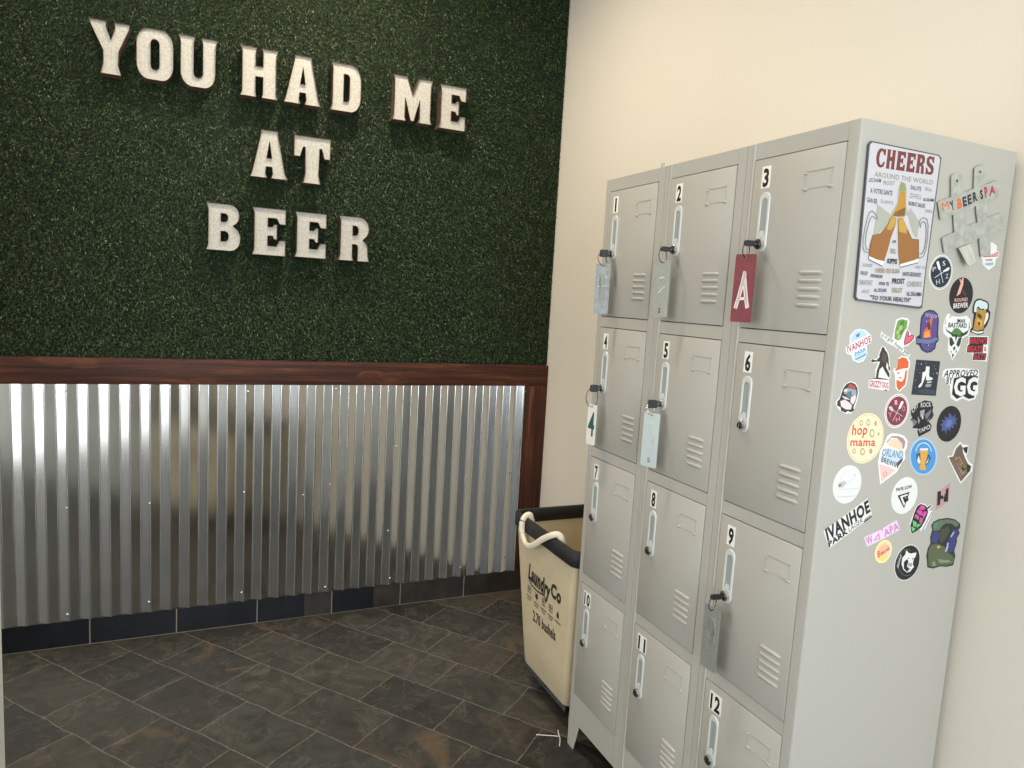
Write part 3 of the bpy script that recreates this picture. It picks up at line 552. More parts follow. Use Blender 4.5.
  ['p', 'magenta', [[300.8, 1065.4], [314.5, 1059.7], [318.2, 1048.8], [303.7, 1053.4], [295.8, 1059.9]]],
  ['p', 'magenta', [[319.7, 1059.3], [331.0, 1057.3], [326.9, 1048.1], [321.3, 1041.4], [317.1, 1051.2]]],
  ['p', 'pinkd', [[293.2, 1055.3], [306.1, 1049.7], [306.2, 1040.2], [291.3, 1047.2]]],
  ['p', 'pinkd', [[310.0, 1047.0], [321.3, 1041.4], [318.4, 1029.7], [308.8, 1035.2]]],
  ['p', 'greenb', [[286.3, 1041.7], [300.2, 1035.9], [301.5, 1025.1], [291.0, 1027.2]]],
  ['p', 'greenb', [[284.8, 1027.7], [299.4, 1021.7], [293.3, 1014.6], [287.0, 1019.2]]],
  ['p', 'greenb', [[303.6, 1032.1], [316.6, 1029.8], [302.9, 1021.4]]],
  ['k', 'brownd', 1.92, [[346.9, 1055.7], [321.0, 1012.3]]],
 ]],
 ['bear_sticker', 'sticker', 'round black sticker with a white bear head emblem', '', [
  ['c', 'white', [287.5, 944.4], 41.2],
  ['c', 'black', [287.5, 944.4], 39.7],
  ['k', 'greym', 1.07, [[291.6, 971.8], [285.8, 973.9], [280.0, 974.9], [274.4, 974.9], [269.3, 973.7], [264.7, 971.5], [260.9, 968.4], [258.1, 964.4], [256.2, 959.6], [255.4, 954.4], [255.6, 948.7], [257.0, 943.0], [259.4, 937.2], [262.7, 931.7], [266.9, 926.7], [271.8, 922.3], [277.2, 918.7], [282.9, 916.0], [288.8, 914.3], [294.6, 913.7], [300.0, 914.3], [305.0, 915.9]]],
  ['p', 'white', [[285.6, 967.7], [295.7, 964.4], [304.0, 965.5], [313.3, 965.1], [312.3, 957.5], [306.7, 950.8], [305.5, 938.9], [311.1, 932.3], [304.3, 927.0], [300.0, 922.6], [290.0, 921.3], [276.7, 929.9], [268.7, 942.7], [268.4, 957.0], [277.1, 964.5], [277.9, 973.2], [282.7, 971.1]]],
  ['p', 'black', [[275.3, 946.8], [284.3, 953.1], [290.3, 947.7], [287.4, 936.0], [300.3, 929.8], [289.7, 923.2], [277.9, 932.2]]],
  ['p', 'black', [[285.3, 956.5], [291.5, 954.3], [288.5, 952.2]]],
  ['p', 'black', [[301.5, 954.9], [306.6, 951.3], [301.7, 950.1]]],
  ['p', 'grey', [[288.8, 943.0], [301.3, 942.9], [304.7, 934.2], [292.7, 934.2]]],
  ['p', 'white', [[289.3, 934.6], [297.7, 934.9], [297.1, 928.9]]],
  ['t', 'greyl', 'BREWING', [259.2, 934.2], [265.9, 962.1], [253.9, 939.5], 1],
 ]],
 ['map_sticker', 'sticker', 'large irregular green and blue patch-like sticker, lowest near the back edge', '', [
  ['p', 'blackg', [[373.6, 1036.9], [403.6, 1037.8], [429.9, 1032.6], [451.3, 1020.6], [453.3, 1010.6], [448.0, 1006.1], [454.4, 998.1], [446.5, 986.4], [448.5, 976.3], [443.3, 956.9], [449.6, 943.9], [446.7, 921.7], [423.2, 920.4], [400.9, 924.0], [376.5, 921.2], [357.3, 926.2], [353.9, 938.7], [348.5, 953.9], [350.2, 970.7], [357.1, 982.2], [353.2, 997.0], [357.1, 1013.6], [351.6, 1023.7], [357.1, 1031.7]]],
  ['p', 'mossg', [[375.9, 1034.3], [404.3, 1034.6], [430.5, 1029.6], [447.1, 1019.7], [441.2, 1012.8], [420.9, 1023.0], [402.4, 1025.7], [389.2, 1020.7], [380.5, 1010.5], [361.1, 1010.9], [356.2, 1023.3], [360.9, 1030.2]]],
  ['p', 'moss', [[352.7, 963.2], [358.6, 978.4], [379.3, 980.1], [406.2, 970.3], [416.0, 957.1], [440.2, 944.8], [446.2, 936.7], [443.3, 925.8], [422.6, 923.7], [400.3, 927.0], [375.9, 924.7], [360.2, 929.5], [356.8, 943.3]]],
  ['p', 'indigod', [[359.8, 1008.6], [381.0, 1008.0], [385.5, 994.2], [375.7, 980.5], [358.1, 984.5], [356.6, 998.0]]],
  ['p', 'mossd', [[383.9, 1011.4], [411.0, 1018.9], [418.9, 1006.0], [403.2, 985.3], [397.4, 978.5], [385.6, 984.5]]],
  ['p', 'indigod', [[427.6, 1007.8], [445.6, 1008.7], [449.8, 997.3], [441.9, 981.9], [444.0, 971.8], [438.2, 954.9], [416.5, 954.5], [410.8, 965.0], [420.1, 991.2]]],
  ['p', 'lavw', [[431.8, 1005.0], [434.4, 1001.0], [425.8, 989.5], [422.5, 993.4]]],
  ['p', 'lavw', [[413.6, 978.2], [418.9, 979.0], [419.5, 966.6], [416.0, 957.1], [409.4, 957.7], [413.5, 969.6]]],
  ['p', 'gold', [[379.0, 972.9], [387.5, 974.5], [393.7, 970.3], [383.5, 967.5]]],
  ['p', 'greenk', [[356.0, 1028.2], [369.5, 1030.7], [373.5, 1019.5], [361.5, 1018.1]]],
  ['p', 'mossl', [[370.0, 937.1], [380.3, 938.5], [384.3, 927.0], [373.7, 926.9]]],
  ['p', 'mossl', [[386.6, 942.7], [427.4, 936.1], [439.6, 929.9], [399.4, 931.6]]],
 ]],
 ['tin_sign', 'sign', 'tall white tin sign with red serif heading over two clinking beer mugs', '', [
  ['p', 'tinedge', [[23.6, 1810.1], [217.9, 1810.0], [226.5, 1804.7], [223.1, 1577.6], [225.2, 1503.1], [217.8, 1500.3], [34.0, 1507.6], [27.5, 1514.1], [17.5, 1803.1]]],
  ['p', 'tin', [[26.3, 1807.6], [216.6, 1807.6], [223.1, 1802.0], [219.9, 1577.4], [221.4, 1507.8], [215.2, 1504.6], [36.7, 1510.9], [31.2, 1515.4], [21.2, 1801.9]]],
  ['g', 'redw', 'CHEERS', [41.6, 1763.9], [208.2, 1768.2], [41.2, 1800.4]],
  ['t', 'greyt', 'AROUND THE WORLD', [42.0, 1746.3], [209.9, 1749.9], [41.7, 1755.7], 1],
  ['t', 'slate', 'LECHAIM', [28.9, 1734.8], [61.8, 1737.0], [28.6, 1741.8], 1],
  ['t', 'greyt', 'PROOST', [68.9, 1733.4], [100.8, 1736.2], [68.5, 1741.3], 1],
  ['t', 'slateb', 'A VOTRE SANTE', [36.4, 1714.8], [97.4, 1716.0], [35.8, 1724.0], 1],
  ['t', 'slateb', 'GAN BEI', [29.7, 1697.0], [57.7, 1696.0], [29.2, 1705.8], 1],
  ['t', 'greyt', 'SLAINTE', [67.2, 1699.3], [103.8, 1698.7], [67.1, 1706.0], 0],
  ['t', 'slateb', 'SALUTE', [146.6, 1734.1], [177.8, 1733.8], [146.1, 1742.2], 1],
  ['t', 'greyt', 'SKAL', [187.8, 1736.5], [210.8, 1736.1], [187.4, 1743.8], 0],
  ['t', 'greyt', 'ZIVELI', [146.2, 1717.4], [180.7, 1718.0], [145.5, 1726.4], 0],
  ['t', 'black', 'AL SALAMA', [187.5, 1715.7], [220.4, 1717.6], [187.3, 1722.1], 1],
  ['t', 'slateb', 'NOROC SALUD', [146.3, 1703.2], [195.5, 1702.6], [146.0, 1710.9], 1],
  ['t', 'greyt', 'KANPAI', [197.4, 1694.7], [217.8, 1694.0], [197.3, 1700.7], 0],
  ['p', 'foam', [[117.3, 1745.4], [129.5, 1743.4], [136.4, 1729.5], [137.8, 1706.9], [145.7, 1691.7], [148.8, 1683.9], [166.1, 1655.5], [177.2, 1642.5], [184.1, 1643.1], [182.0, 1673.3], [169.2, 1685.9], [153.1, 1698.1], [146.7, 1686.0], [137.9, 1678.2], [121.6, 1683.4], [109.2, 1677.6], [86.8, 1652.7], [57.4, 1631.9], [59.7, 1656.9], [59.8, 1695.0], [98.7, 1680.0], [114.5, 1704.4], [112.2, 1726.7]]],
  ['p', 'brew', [[117.2, 1727.3], [132.3, 1727.9], [137.8, 1706.9], [138.4, 1688.6], [137.7, 1679.3], [122.8, 1676.7], [102.4, 1678.1], [115.3, 1699.9]]],
  ['p', 'hopk', [[117.5, 1744.3], [129.7, 1742.3], [134.4, 1729.3], [113.9, 1726.9]]],
  ['p', 'brewd', [[111.1, 1685.8], [137.8, 1697.7], [139.6, 1681.9], [122.4, 1678.9], [105.9, 1677.3]]],
  ['p', 'brewl', [[100.9, 1676.8], [116.4, 1674.9], [115.6, 1660.0], [106.7, 1634.0], [102.4, 1610.7], [96.0, 1589.5], [93.0, 1577.8], [51.4, 1589.6], [50.4, 1615.5], [55.2, 1635.1], [75.6, 1640.4], [89.7, 1655.3]]],
  ['p', 'yel', [[102.8, 1675.8], [115.9, 1673.7], [113.0, 1659.7], [104.0, 1649.8], [92.1, 1650.9]]],
  ['p', 'brewl', [[119.9, 1674.1], [134.7, 1676.7], [150.0, 1658.6], [167.5, 1638.2], [188.4, 1638.8], [194.6, 1601.7], [186.2, 1594.0], [142.5, 1581.4], [133.6, 1606.3]]],
  ['p', 'yel', [[121.7, 1673.2], [134.9, 1675.6], [150.0, 1658.6], [150.3, 1647.1], [127.6, 1649.6]]],
  ['p', 'white', [[52.1, 1595.3], [74.3, 1590.2], [96.2, 1588.4], [92.8, 1578.9], [51.5, 1588.9]]],
  ['p', 'white', [[142.4, 1586.0], [172.1, 1594.1], [193.7, 1601.1], [194.1, 1593.4], [143.4, 1580.3]]],
  ['k', 'slate', 1.68, [[92.9, 1578.3], [51.5, 1588.9]]],
  ['k', 'slate', 1.68, [[142.8, 1579.8], [194.2, 1592.7]]],
  ['k', 'brewd', 1.44, [[51.5, 1588.9], [55.2, 1635.1], [75.6, 1640.4]]],
  ['k', 'brewd', 1.44, [[152.5, 1654.2], [167.5, 1638.2], [187.8, 1638.8], [194.6, 1601.7]]],
  ['k', 'greyt', 2.16, [[63.8, 1667.5], [56.3, 1676.9], [45.8, 1681.4], [39.4, 1677.4], [35.8, 1668.0], [32.1, 1647.6], [30.6, 1627.3], [32.2, 1611.8], [37.8, 1603.2], [49.4, 1601.4]]],
  ['k', 'greyt', 2.16, [[58.0, 1666.9], [51.3, 1671.9], [45.3, 1669.0], [41.4, 1659.6], [37.4, 1639.1], [37.5, 1618.9], [42.5, 1608.1], [50.2, 1606.5]]],
  ['k', 'greyt', 2.16, [[184.0, 1666.5], [184.8, 1677.0], [192.5, 1683.2], [204.5, 1681.3], [211.1, 1669.1], [214.2, 1643.4], [213.6, 1622.1], [208.5, 1607.5], [196.1, 1601.3]]],
  ['k', 'slate', 1.44, [[187.6, 1662.2], [189.4, 1671.7], [195.0, 1675.7], [201.9, 1672.9], [206.6, 1659.2], [209.1, 1638.3], [207.6, 1621.6], [203.9, 1613.0], [195.6, 1610.0]]],
  ['t', 'slate', 'OK', [112.2, 1625.8], [123.6, 1626.3], [112.2, 1631.3], 1],
  ['t', 'greyt', 'SKOL', [110.0, 1605.6], [125.9, 1605.7], [109.4, 1614.7], 1],
  ['t', 'black', 'KIPPIS', [105.1, 1585.1], [132.8, 1585.8], [104.5, 1594.8], 1],
  ['t', 'greyt', 'GESONDHEID', [37.1, 1573.8], [63.8, 1574.3], [37.1, 1580.1], 0],
  ['t', 'tan2', 'CHEERS OLE ELSKA', [72.6, 1564.9], [143.9, 1567.9], [72.1, 1573.6], 1],
  ['t', 'slateb', 'SALUD', [33.8, 1558.8], [53.3, 1558.5], [33.6, 1565.6], 1],
  ['t', 'slateb', 'FENEKRE', [63.1, 1555.1], [96.2, 1555.4], [63.0, 1561.0], 1],
  ['t', 'slateb', 'SANTE GESONDHEIT', [153.3, 1563.9], [208.6, 1565.2], [152.9, 1571.8], 1],
  ['t', 'greyt', 'HEI TE', [188.6, 1581.1], [217.0, 1581.5], [188.7, 1586.4], 0],
  ['t', 'greyt', 'SANTAT', [33.9, 1538.4], [70.3, 1539.5], [33.3, 1547.9], 0],
  ['t', 'slate', 'VIVA TE', [87.6, 1541.0], [116.7, 1541.8], [87.5, 1547.5], 1],
  ['t', 'black', 'PROST', [125.4, 1546.4], [161.3, 1547.9], [124.6, 1557.0], 1],
  ['t', 'greyt', 'CHEERS!', [170.2, 1543.2], [213.7, 1545.4], [169.4, 1553.6], 0],
  ['t', 'greyt', 'SERVUS', [42.9, 1522.9], [63.1, 1523.4], [42.9, 1528.9], 0],
  ['t', 'slateb', 'AL SICHER', [76.6, 1527.2], [112.3, 1528.5], [76.5, 1534.1], 1],
  ['t', 'tan2', 'SALUT', [127.8, 1528.9], [157.6, 1529.7], [127.1, 1538.7], 1],
  ['t', 'slateb', 'AL SALAMA', [171.4, 1524.8], [216.6, 1525.9], [170.9, 1533.3], 1],
  ['t', 'slate', '"TO YOUR HEALTH"', [67.8, 1511.2], [185.4, 1512.0], [67.5, 1520.4], 1],
 ]],
]}
INK = dict(white='#e2e4e2', whiteb='#eaf1f6', whitep='#f4f0ea', black='#1e1f22', blackg='#26302c', slate='#3a3f47', slateb='#4b4f5c', navy='#1d2a3d', navyl='#31527c', night='#2b323c', nightl='#3a4650',
 red='#bf3543', redw='#74393c', brick='#a4584e', maroon='#7d3a4c', crim='#a83a4e', rust='#d9573c', orange='#d9653a', orangel='#e59a48', amber='#b18a3c', gold='#dba24a', brew='#b98b3c', brewd='#7d5c34', brewl='#98683b', yel='#bd9a4a', yellow='#f2e6a0', yellowl='#f0d774',
 cream='#f6e6c4', peach='#f0bd94', peachl='#f0d0b4', pink='#cf7dbd', pinkl='#e3aba6', pinkp='#edc6c0', pinkw='#e4d5d6', pinkd='#b85f92', pinkg='#bd8f98', magenta='#cf4fa0', heart='#de6474', mauve='#a58e98', lilac='#e6d2ea', plumb='#7a6266',
 lav='#a5a8cc', lavd='#6a74a0', lavw='#aab0d4', purple='#5a4a86', indigo='#49588c', indigol='#6573ab', indigod='#3b3f74', sky='#b9d4ea', skyb='#a6cdec', skyl='#cbdcea', azure='#4f94cf', blue='#5a7eb4', steel='#6f8fb0', teal='#557a86', icy='#c9dcdc',
 green='#4f7f45', greenb='#6cc07a', greend='#2c3d33', greenk='#4a8a66', hop='#6f9a52', hopl='#a9c37e', hopk='#8d9668', moss='#58634a', mossd='#43493c', mossg='#60705f', mossl='#7e8f74',
 grey='#9a9ea0', greyb='#9aa6b2', greyd='#5c605c', greyl='#c9cdd0', greym='#70757a', greyp='#b9bfc2', greyt='#8d8c80', brownd='#4a3a30', brownk='#6f5a48', brownl='#977e66', fur='#5a4d4a', furd='#3f3735', tan='#c0a27c', tan2='#9a8e6a', foam='#a9aca0', tin='#c6c6cd', tinedge='#55555a')
_ink = {}
def inkmat(k):
    if k not in _ink: _ink[k] = plain('print_'+k, INK[k], .42, spec=.35)
    return _ink[k]

# ------------------------------------------------------------------ surface materials
def mat_wall():
    m, nt, b = newmat('cream_paint'); L = nt.links
    tc = N(nt, 'ShaderNodeTexCoord')
    n1 = N(nt, 'ShaderNodeTexNoise', Scale=140.0, Detail=3.0); n2 = N(nt, 'ShaderNodeTexNoise', Scale=2.0, Detail=2.0)
    L.new(tc.outputs['Object'], n1.inputs['Vector']); L.new(tc.outputs['Object'], n2.inputs['Vector'])
    r = N(nt, 'ShaderNodeValToRGB'); r.color_ramp.elements[0].color = lin('#d9d2c5'); r.color_ramp.elements[1].color = lin('#dfd8cb')
    L.new(n2.outputs['Fac'], r.inputs['Fac']); L.new(r.outputs['Color'], b.inputs['Base Color'])
    bp = N(nt, 'ShaderNodeBump', Strength=.25, Distance=.002); L.new(n1.outputs['Fac'], bp.inputs['Height']); L.new(bp.outputs['Normal'], b.inputs['Normal'])
    b.inputs['Roughness'].default_value = .6; b.inputs['Specular IOR Level'].default_value = .3
    return m
def mat_slate():
    """slate tiles in a running bond turned across the room; each tile its own tone, thin pale grout"""
    m, nt, b = newmat('slate_floor'); L = nt.links
    tc = N(nt, 'ShaderNodeTexCoord'); mp = N(nt, 'ShaderNodeMapping')
    mp.vector_type = 'POINT'
    a = math.radians(51.5)
    # u runs along the long joints, v across them
    sep = N(nt, 'ShaderNodeSeparateXYZ'); L.new(tc.outputs['Object'], sep.inputs[0])
    def math_(op, x, y=None):
        n = N(nt, 'ShaderNodeMath', operation=op)
        for i, q in enumerate((x, y)):
            if q is None: continue
            if isinstance(q, (int, float)): n.inputs[i].default_value = q
            else: L.new(q, n.inputs[i])
        return n.outputs[0]
    X, Y = sep.outputs[0], sep.outputs[1]
    dn = N(nt, 'ShaderNodeTexNoise', Scale=7.0, Detail=2.0); L.new(tc.outputs['Object'], dn.inputs['Vector'])
    wob = math_('MULTIPLY', math_('SUBTRACT', dn.outputs['Fac'], .5), .020)
    u = math_('ADD', math_('ADD', math_('MULTIPLY', X, math.cos(a)), math_('MULTIPLY', Y, -math.sin(a))), wob)
    v = math_('ADD', math_('ADD', math_('MULTIPLY', X, math.sin(a)), math_('MULTIPLY', Y, math.cos(a))), wob)
    vv = math_('DIVIDE', math_('SUBTRACT', v, .170), .2130)
    row = math_('FLOOR', vv); fv = math_('SUBTRACT', vv, row)
    off = math_('MULTIPLY', math_('MODULO', math_('ADD', row, 100), 2), .5)
    uu = math_('ADD', math_('DIVIDE', math_('ADD', u, 1.780), .3215), math_('ADD', off, .5))
    colm = math_('FLOOR', uu); fu = math_('SUBTRACT', uu, colm)
    du = math_('MULTIPLY', math_('MINIMUM', fu, math_('SUBTRACT', 1, fu)), .3215)
    dv = math_('MULTIPLY', math_('MINIMUM', fv, math_('SUBTRACT', 1, fv)), .2130)
    d = math_('MINIMUM', du, dv)
    gn = N(nt, 'ShaderNodeTexNoise', Scale=60.0, Detail=3.0); L.new(tc.outputs['Object'], gn.inputs['Vector'])
    gw = math_('ADD', math_('MULTIPLY', gn.outputs['Fac'], .0026), .0006)
    grout = math_('LESS_THAN', d, gw)
    cmb = N(nt, 'ShaderNodeCombineXYZ'); L.new(row, cmb.inputs[0]); L.new(colm, cmb.inputs[1])
    wn = N(nt, 'ShaderNodeTexWhiteNoise', noise_dimensions='3D'); L.new(cmb.outputs[0], wn.inputs['Vector'])
    tone = N(nt, 'ShaderNodeValToRGB'); cr = tone.color_ramp
    cr.elements[0].position = 0; cr.elements[0].color = lin('#272724'); cr.elements[1].position = 1; cr.elements[1].color = lin('#423c34')
    for p, c in ((.3, '#302e2b'), (.55, '#363530'), (.75, '#3b3731'), (.9, '#2e322f')):
        e = cr.elements.new(p); e.color = lin(c)
    L.new(wn.outputs['Value'], tone.inputs['Fac'])
    # cleft veins, offset tile by tile
    vm = N(nt, 'ShaderNodeVectorMath', operation='SCALE'); vm.inputs['Scale'].default_value = 9.0; L.new(wn.outputs['Color'], vm.inputs[0])
    va = N(nt, 'ShaderNodeVectorMath', operation='ADD'); L.new(tc.outputs['Object'], va.inputs[0]); L.new(vm.outputs[0], va.inputs[1])
    n1 = N(nt, 'ShaderNodeTexNoise', Scale=8.0, Detail=9.0, Roughness=.7, Distortion=1.6); L.new(va.outputs[0], n1.inputs['Vector'])
    n2 = N(nt, 'ShaderNodeTexNoise', Scale=3.2, Detail=5.0, Distortion=2.0); L.new(va.outputs[0], n2.inputs['Vector'])
    mul = N(nt, 'ShaderNodeMapRange'); mul.inputs[1].default_value = .3; mul.inputs[2].default_value = .72; mul.inputs[3].default_value = .45; mul.inputs[4].default_value = 1.9
    L.new(n1.outputs['Fac'], mul.inputs[0])
    mx = N(nt, 'ShaderNodeMix', data_type='RGBA', blend_type='MULTIPLY'); mx.inputs[0].default_value = 1
    L.new(tone.outputs['Color'], mx.inputs[6]); L.new(mul.outputs[0], mx.inputs[7])
    # rust on some tiles
    rr = N(nt, 'ShaderNodeMapRange'); rr.inputs[1].default_value = .54; rr.inputs[2].default_value = .70; L.new(n2.outputs['Fac'], rr.inputs[0])
    sel = math_('GREATER_THAN', math_('FRACT', math_('MULTIPLY', wn.outputs['Value'], 7.31)), .62)
    rf = math_('MULTIPLY', math_('MULTIPLY', rr.outputs[0], sel), .5)
    rust = N(nt, 'ShaderNodeMix', data_type='RGBA'); L.new(rf, rust.inputs[0]); L.new(mx.outputs[2], rust.inputs[6]); rust.inputs[7].default_value = lin('#6b583f')
    n3 = N(nt, 'ShaderNodeTexNoise', Scale=4.5, Detail=7.0, Roughness=.62, Distortion=.9); L.new(va.outputs[0], n3.inputs['Vector'])
    vr = N(nt, 'ShaderNodeMapRange'); vr.inputs[1].default_value = 0; vr.inputs[2].default_value = .022; vr.inputs[3].default_value = .36; vr.inputs[4].default_value = 0
    L.new(math_('ABSOLUTE', math_('SUBTRACT', n3.outputs['Fac'], .53)), vr.inputs[0])
    vein = N(nt, 'ShaderNodeMix', data_type='RGBA'); L.new(math_('MULTIPLY', vr.outputs[0], n1.outputs['Fac']), vein.inputs[0]); L.new(rust.outputs[2], vein.inputs[6]); vein.inputs[7].default_value = lin('#7d7260')
    rust = vein
    gx = N(nt, 'ShaderNodeMix', data_type='RGBA'); L.new(math_('MULTIPLY', grout, math_('MULTIPLY', gn.outputs['Fac'], 1.15)), gx.inputs[0]); L.new(rust.outputs[2], gx.inputs[6]); gx.inputs[7].default_value = lin('#7c7468')
    L.new(gx.outputs[2], b.inputs['Base Color'])
    hr = math_('SUBTRACT', math_('ADD', math_('MULTIPLY', n1.outputs['Fac'], .8), math_('MULTIPLY', n3.outputs['Fac'], .8)), math_('MULTIPLY', grout, .4))
    bp = N(nt, 'ShaderNodeBump', Strength=.5, Distance=.005); L.new(hr, bp.inputs['Height']); L.new(bp.outputs['Normal'], b.inputs['Normal'])
    ro = N(nt, 'ShaderNodeMapRange'); ro.inputs[3].default_value = .40; ro.inputs[4].default_value = .7; L.new(n1.outputs['Fac'], ro.inputs[0]); L.new(ro.outputs[0], b.inputs['Roughness'])
    b.inputs['Specular IOR Level'].default_value = .35
    return m
def mat_wood(axis):
    """dark red-brown stained softwood, grain along axis 0 (x) or 2 (z), with pale-ringed knots"""
    m, nt, b = newmat('stained_board_'+'xyz'[axis]); L = nt.links
    tc = N(nt, 'ShaderNodeTexCoord')
    # knots bend the grain
    mp2 = N(nt, 'ShaderNodeMapping'); s2 = [8.0, 8.0, 8.0]; s2[axis] = 3.4; mp2.inputs['Scale'].default_value = s2; mp2.inputs['Location'].default_value = (.37, .2, .41)
    kn = N(nt, 'ShaderNodeTexVoronoi', Scale=1.0, feature='F1')
    L.new(tc.outputs['Object'], mp2.inputs['Vector']); L.new(mp2.outputs[0], kn.inputs['Vector'])
    k = N(nt, 'ShaderNodeMapRange', interpolation_type='SMOOTHSTEP'); k.inputs[1].default_value = .05; k.inputs[2].default_value = .34; k.inputs[3].default_value = 1; k.inputs[4].default_value = 0; L.new(kn.outputs['Distance'], k.inputs[0])
    mp = N(nt, 'ShaderNodeMapping'); s1 = [48.0, 48.0, 48.0]; s1[axis] = 2.2; mp.inputs['Scale'].default_value = s1
    L.new(tc.outputs['Object'], mp.inputs['Vector'])
    va = N(nt, 'ShaderNodeVectorMath', operation='ADD'); L.new(mp.outputs[0], va.inputs[0])
    vs_ = N(nt, 'ShaderNodeVectorMath', operation='SCALE'); L.new(k.outputs[0], vs_.inputs['Scale']); vs_.inputs[0].default_value = (1.6, 1.6, 1.6); L.new(vs_.outputs[0], va.inputs[1])
    n1 = N(nt, 'ShaderNodeTexNoise', Scale=1.0, Detail=6.0, Roughness=.62, Distortion=.5); L.new(va.outputs[0], n1.inputs['Vector'])
    r = N(nt, 'ShaderNodeValToRGB'); cr = r.color_ramp
    cr.elements[0].position = .30; cr.elements[0].color = lin('#24120d'); cr.elements[1].position = .74; cr.elements[1].color = lin('#80503a')
    for p, c in ((.42, '#371e15'), (.53, '#47271b'), (.63, '#5c3623')):
        e = cr.elements.new(p); e.color = lin(c)
    L.new(n1.outputs['Fac'], r.inputs['Fac'])
    mx = N(nt, 'ShaderNodeMix', data_type='RGBA'); ml = N(nt, 'ShaderNodeMath', operation='MULTIPLY'); L.new(k.outputs[0], ml.inputs[0]); ml.inputs[1].default_value = .6
    L.new(ml.outputs[0], mx.inputs[0]); L.new(r.outputs['Color'], mx.inputs[6]); mx.inputs[7].default_value = lin('#6c402a')
    L.new(mx.outputs[2], b.inputs['Base Color']); b.inputs['Roughness'].default_value = .55; b.inputs['Specular IOR Level'].default_value = .25
    bp = N(nt, 'ShaderNodeBump', Strength=.25, Distance=.003); L.new(n1.outputs['Fac'], bp.inputs['Height']); L.new(bp.outputs['Normal'], b.inputs['Normal'])
    return m
def mat_sheet():
    """bright galvanised steel, faint upright rolling streaks and shallow dents"""
    m, nt, b = newmat('galvanised_steel'); L = nt.links
    tc = N(nt, 'ShaderNodeTexCoord'); mp = N(nt, 'ShaderNodeMapping'); mp.inputs['Scale'].default_value = (1, 1, .02)
    L.new(tc.outputs['Object'], mp.inputs['Vector'])
    n1 = N(nt, 'ShaderNodeTexNoise', Scale=420.0, Detail=2.0); L.new(mp.outputs[0], n1.inputs['Vector'])
    ro = N(nt, 'ShaderNodeMapRange'); ro.inputs[3].default_value = .10; ro.inputs[4].default_value = .22; L.new(n1.outputs['Fac'], ro.inputs[0]); L.new(ro.outputs[0], b.inputs['Roughness'])
    n2 = N(nt, 'ShaderNodeTexNoise', Scale=5.0, Detail=1.0); L.new(tc.outputs['Object'], n2.inputs['Vector'])
    bp = N(nt, 'ShaderNodeBump', Strength=.05, Distance=.006); L.new(n2.outputs['Fac'], bp.inputs['Height']); L.new(bp.outputs['Normal'], b.inputs['Normal'])
    b.inputs['Base Color'].default_value = lin('#d3d6d8'); b.inputs['Metallic'].default_value = 1
    return m
def mat_blade():
    m, nt, b = newmat('turf_blade'); L = nt.links
    at = N(nt, 'ShaderNodeAttribute', attribute_name='tone')
    r = N(nt, 'ShaderNodeValToRGB'); cr = r.color_ramp
    cr.elements[0].color = lin('#18220f'); cr.elements[1].color = lin('#8b9473')
    for p, c in ((.45, '#22371a'), (.8, '#304826'), (.94, '#4b6236')):
        e = cr.elements.new(p); e.color = lin(c)
    L.new(at.outputs['Fac'], r.inputs['Fac']); L.new(r.outputs['Color'], b.inputs['Base Color'])
    b.inputs['Roughness'].default_value = .5; b.inputs['Specular IOR Level'].default_value = .35
    return m
def mat_canvas():
    m, nt, b = newmat('canvas'); L = nt.links
    tc = N(nt, 'ShaderNodeTexCoord')
    w = N(nt, 'ShaderNodeTexNoise', Scale=300.0, Detail=2.0); L.new(tc.outputs['Object'], w.inputs['Vector'])
    n2 = N(nt, 'ShaderNodeTexNoise', Scale=9.0, Detail=3.0); L.new(tc.outputs['Object'], n2.inputs['Vector'])
    r = N(nt, 'ShaderNodeValToRGB'); r.color_ramp.elements[0].color = lin('#c3b394'); r.color_ramp.elements[1].color = lin('#cdbfa2'); L.new(n2.outputs['Fac'], r.inputs['Fac'])
    L.new(r.outputs['Color'], b.inputs['Base Color']); b.inputs['Roughness'].default_value = .9; b.inputs['Specular IOR Level'].default_value = .1
    ad = N(nt, 'ShaderNodeMath', operation='ADD'); L.new(w.outputs['Fac'], ad.inputs[0]); ml = N(nt, 'ShaderNodeMath', operation='MULTIPLY'); L.new(n2.outputs['Fac'], ml.inputs[0]); ml.inputs[1].default_value = 6; L.new(ml.outputs[0], ad.inputs[1])
    bp = N(nt, 'ShaderNodeBump', Strength=.3, Distance=.004); L.new(ad.outputs[0], bp.inputs['Height']); L.new(bp.outputs['Normal'], b.inputs['Normal'])
    return m
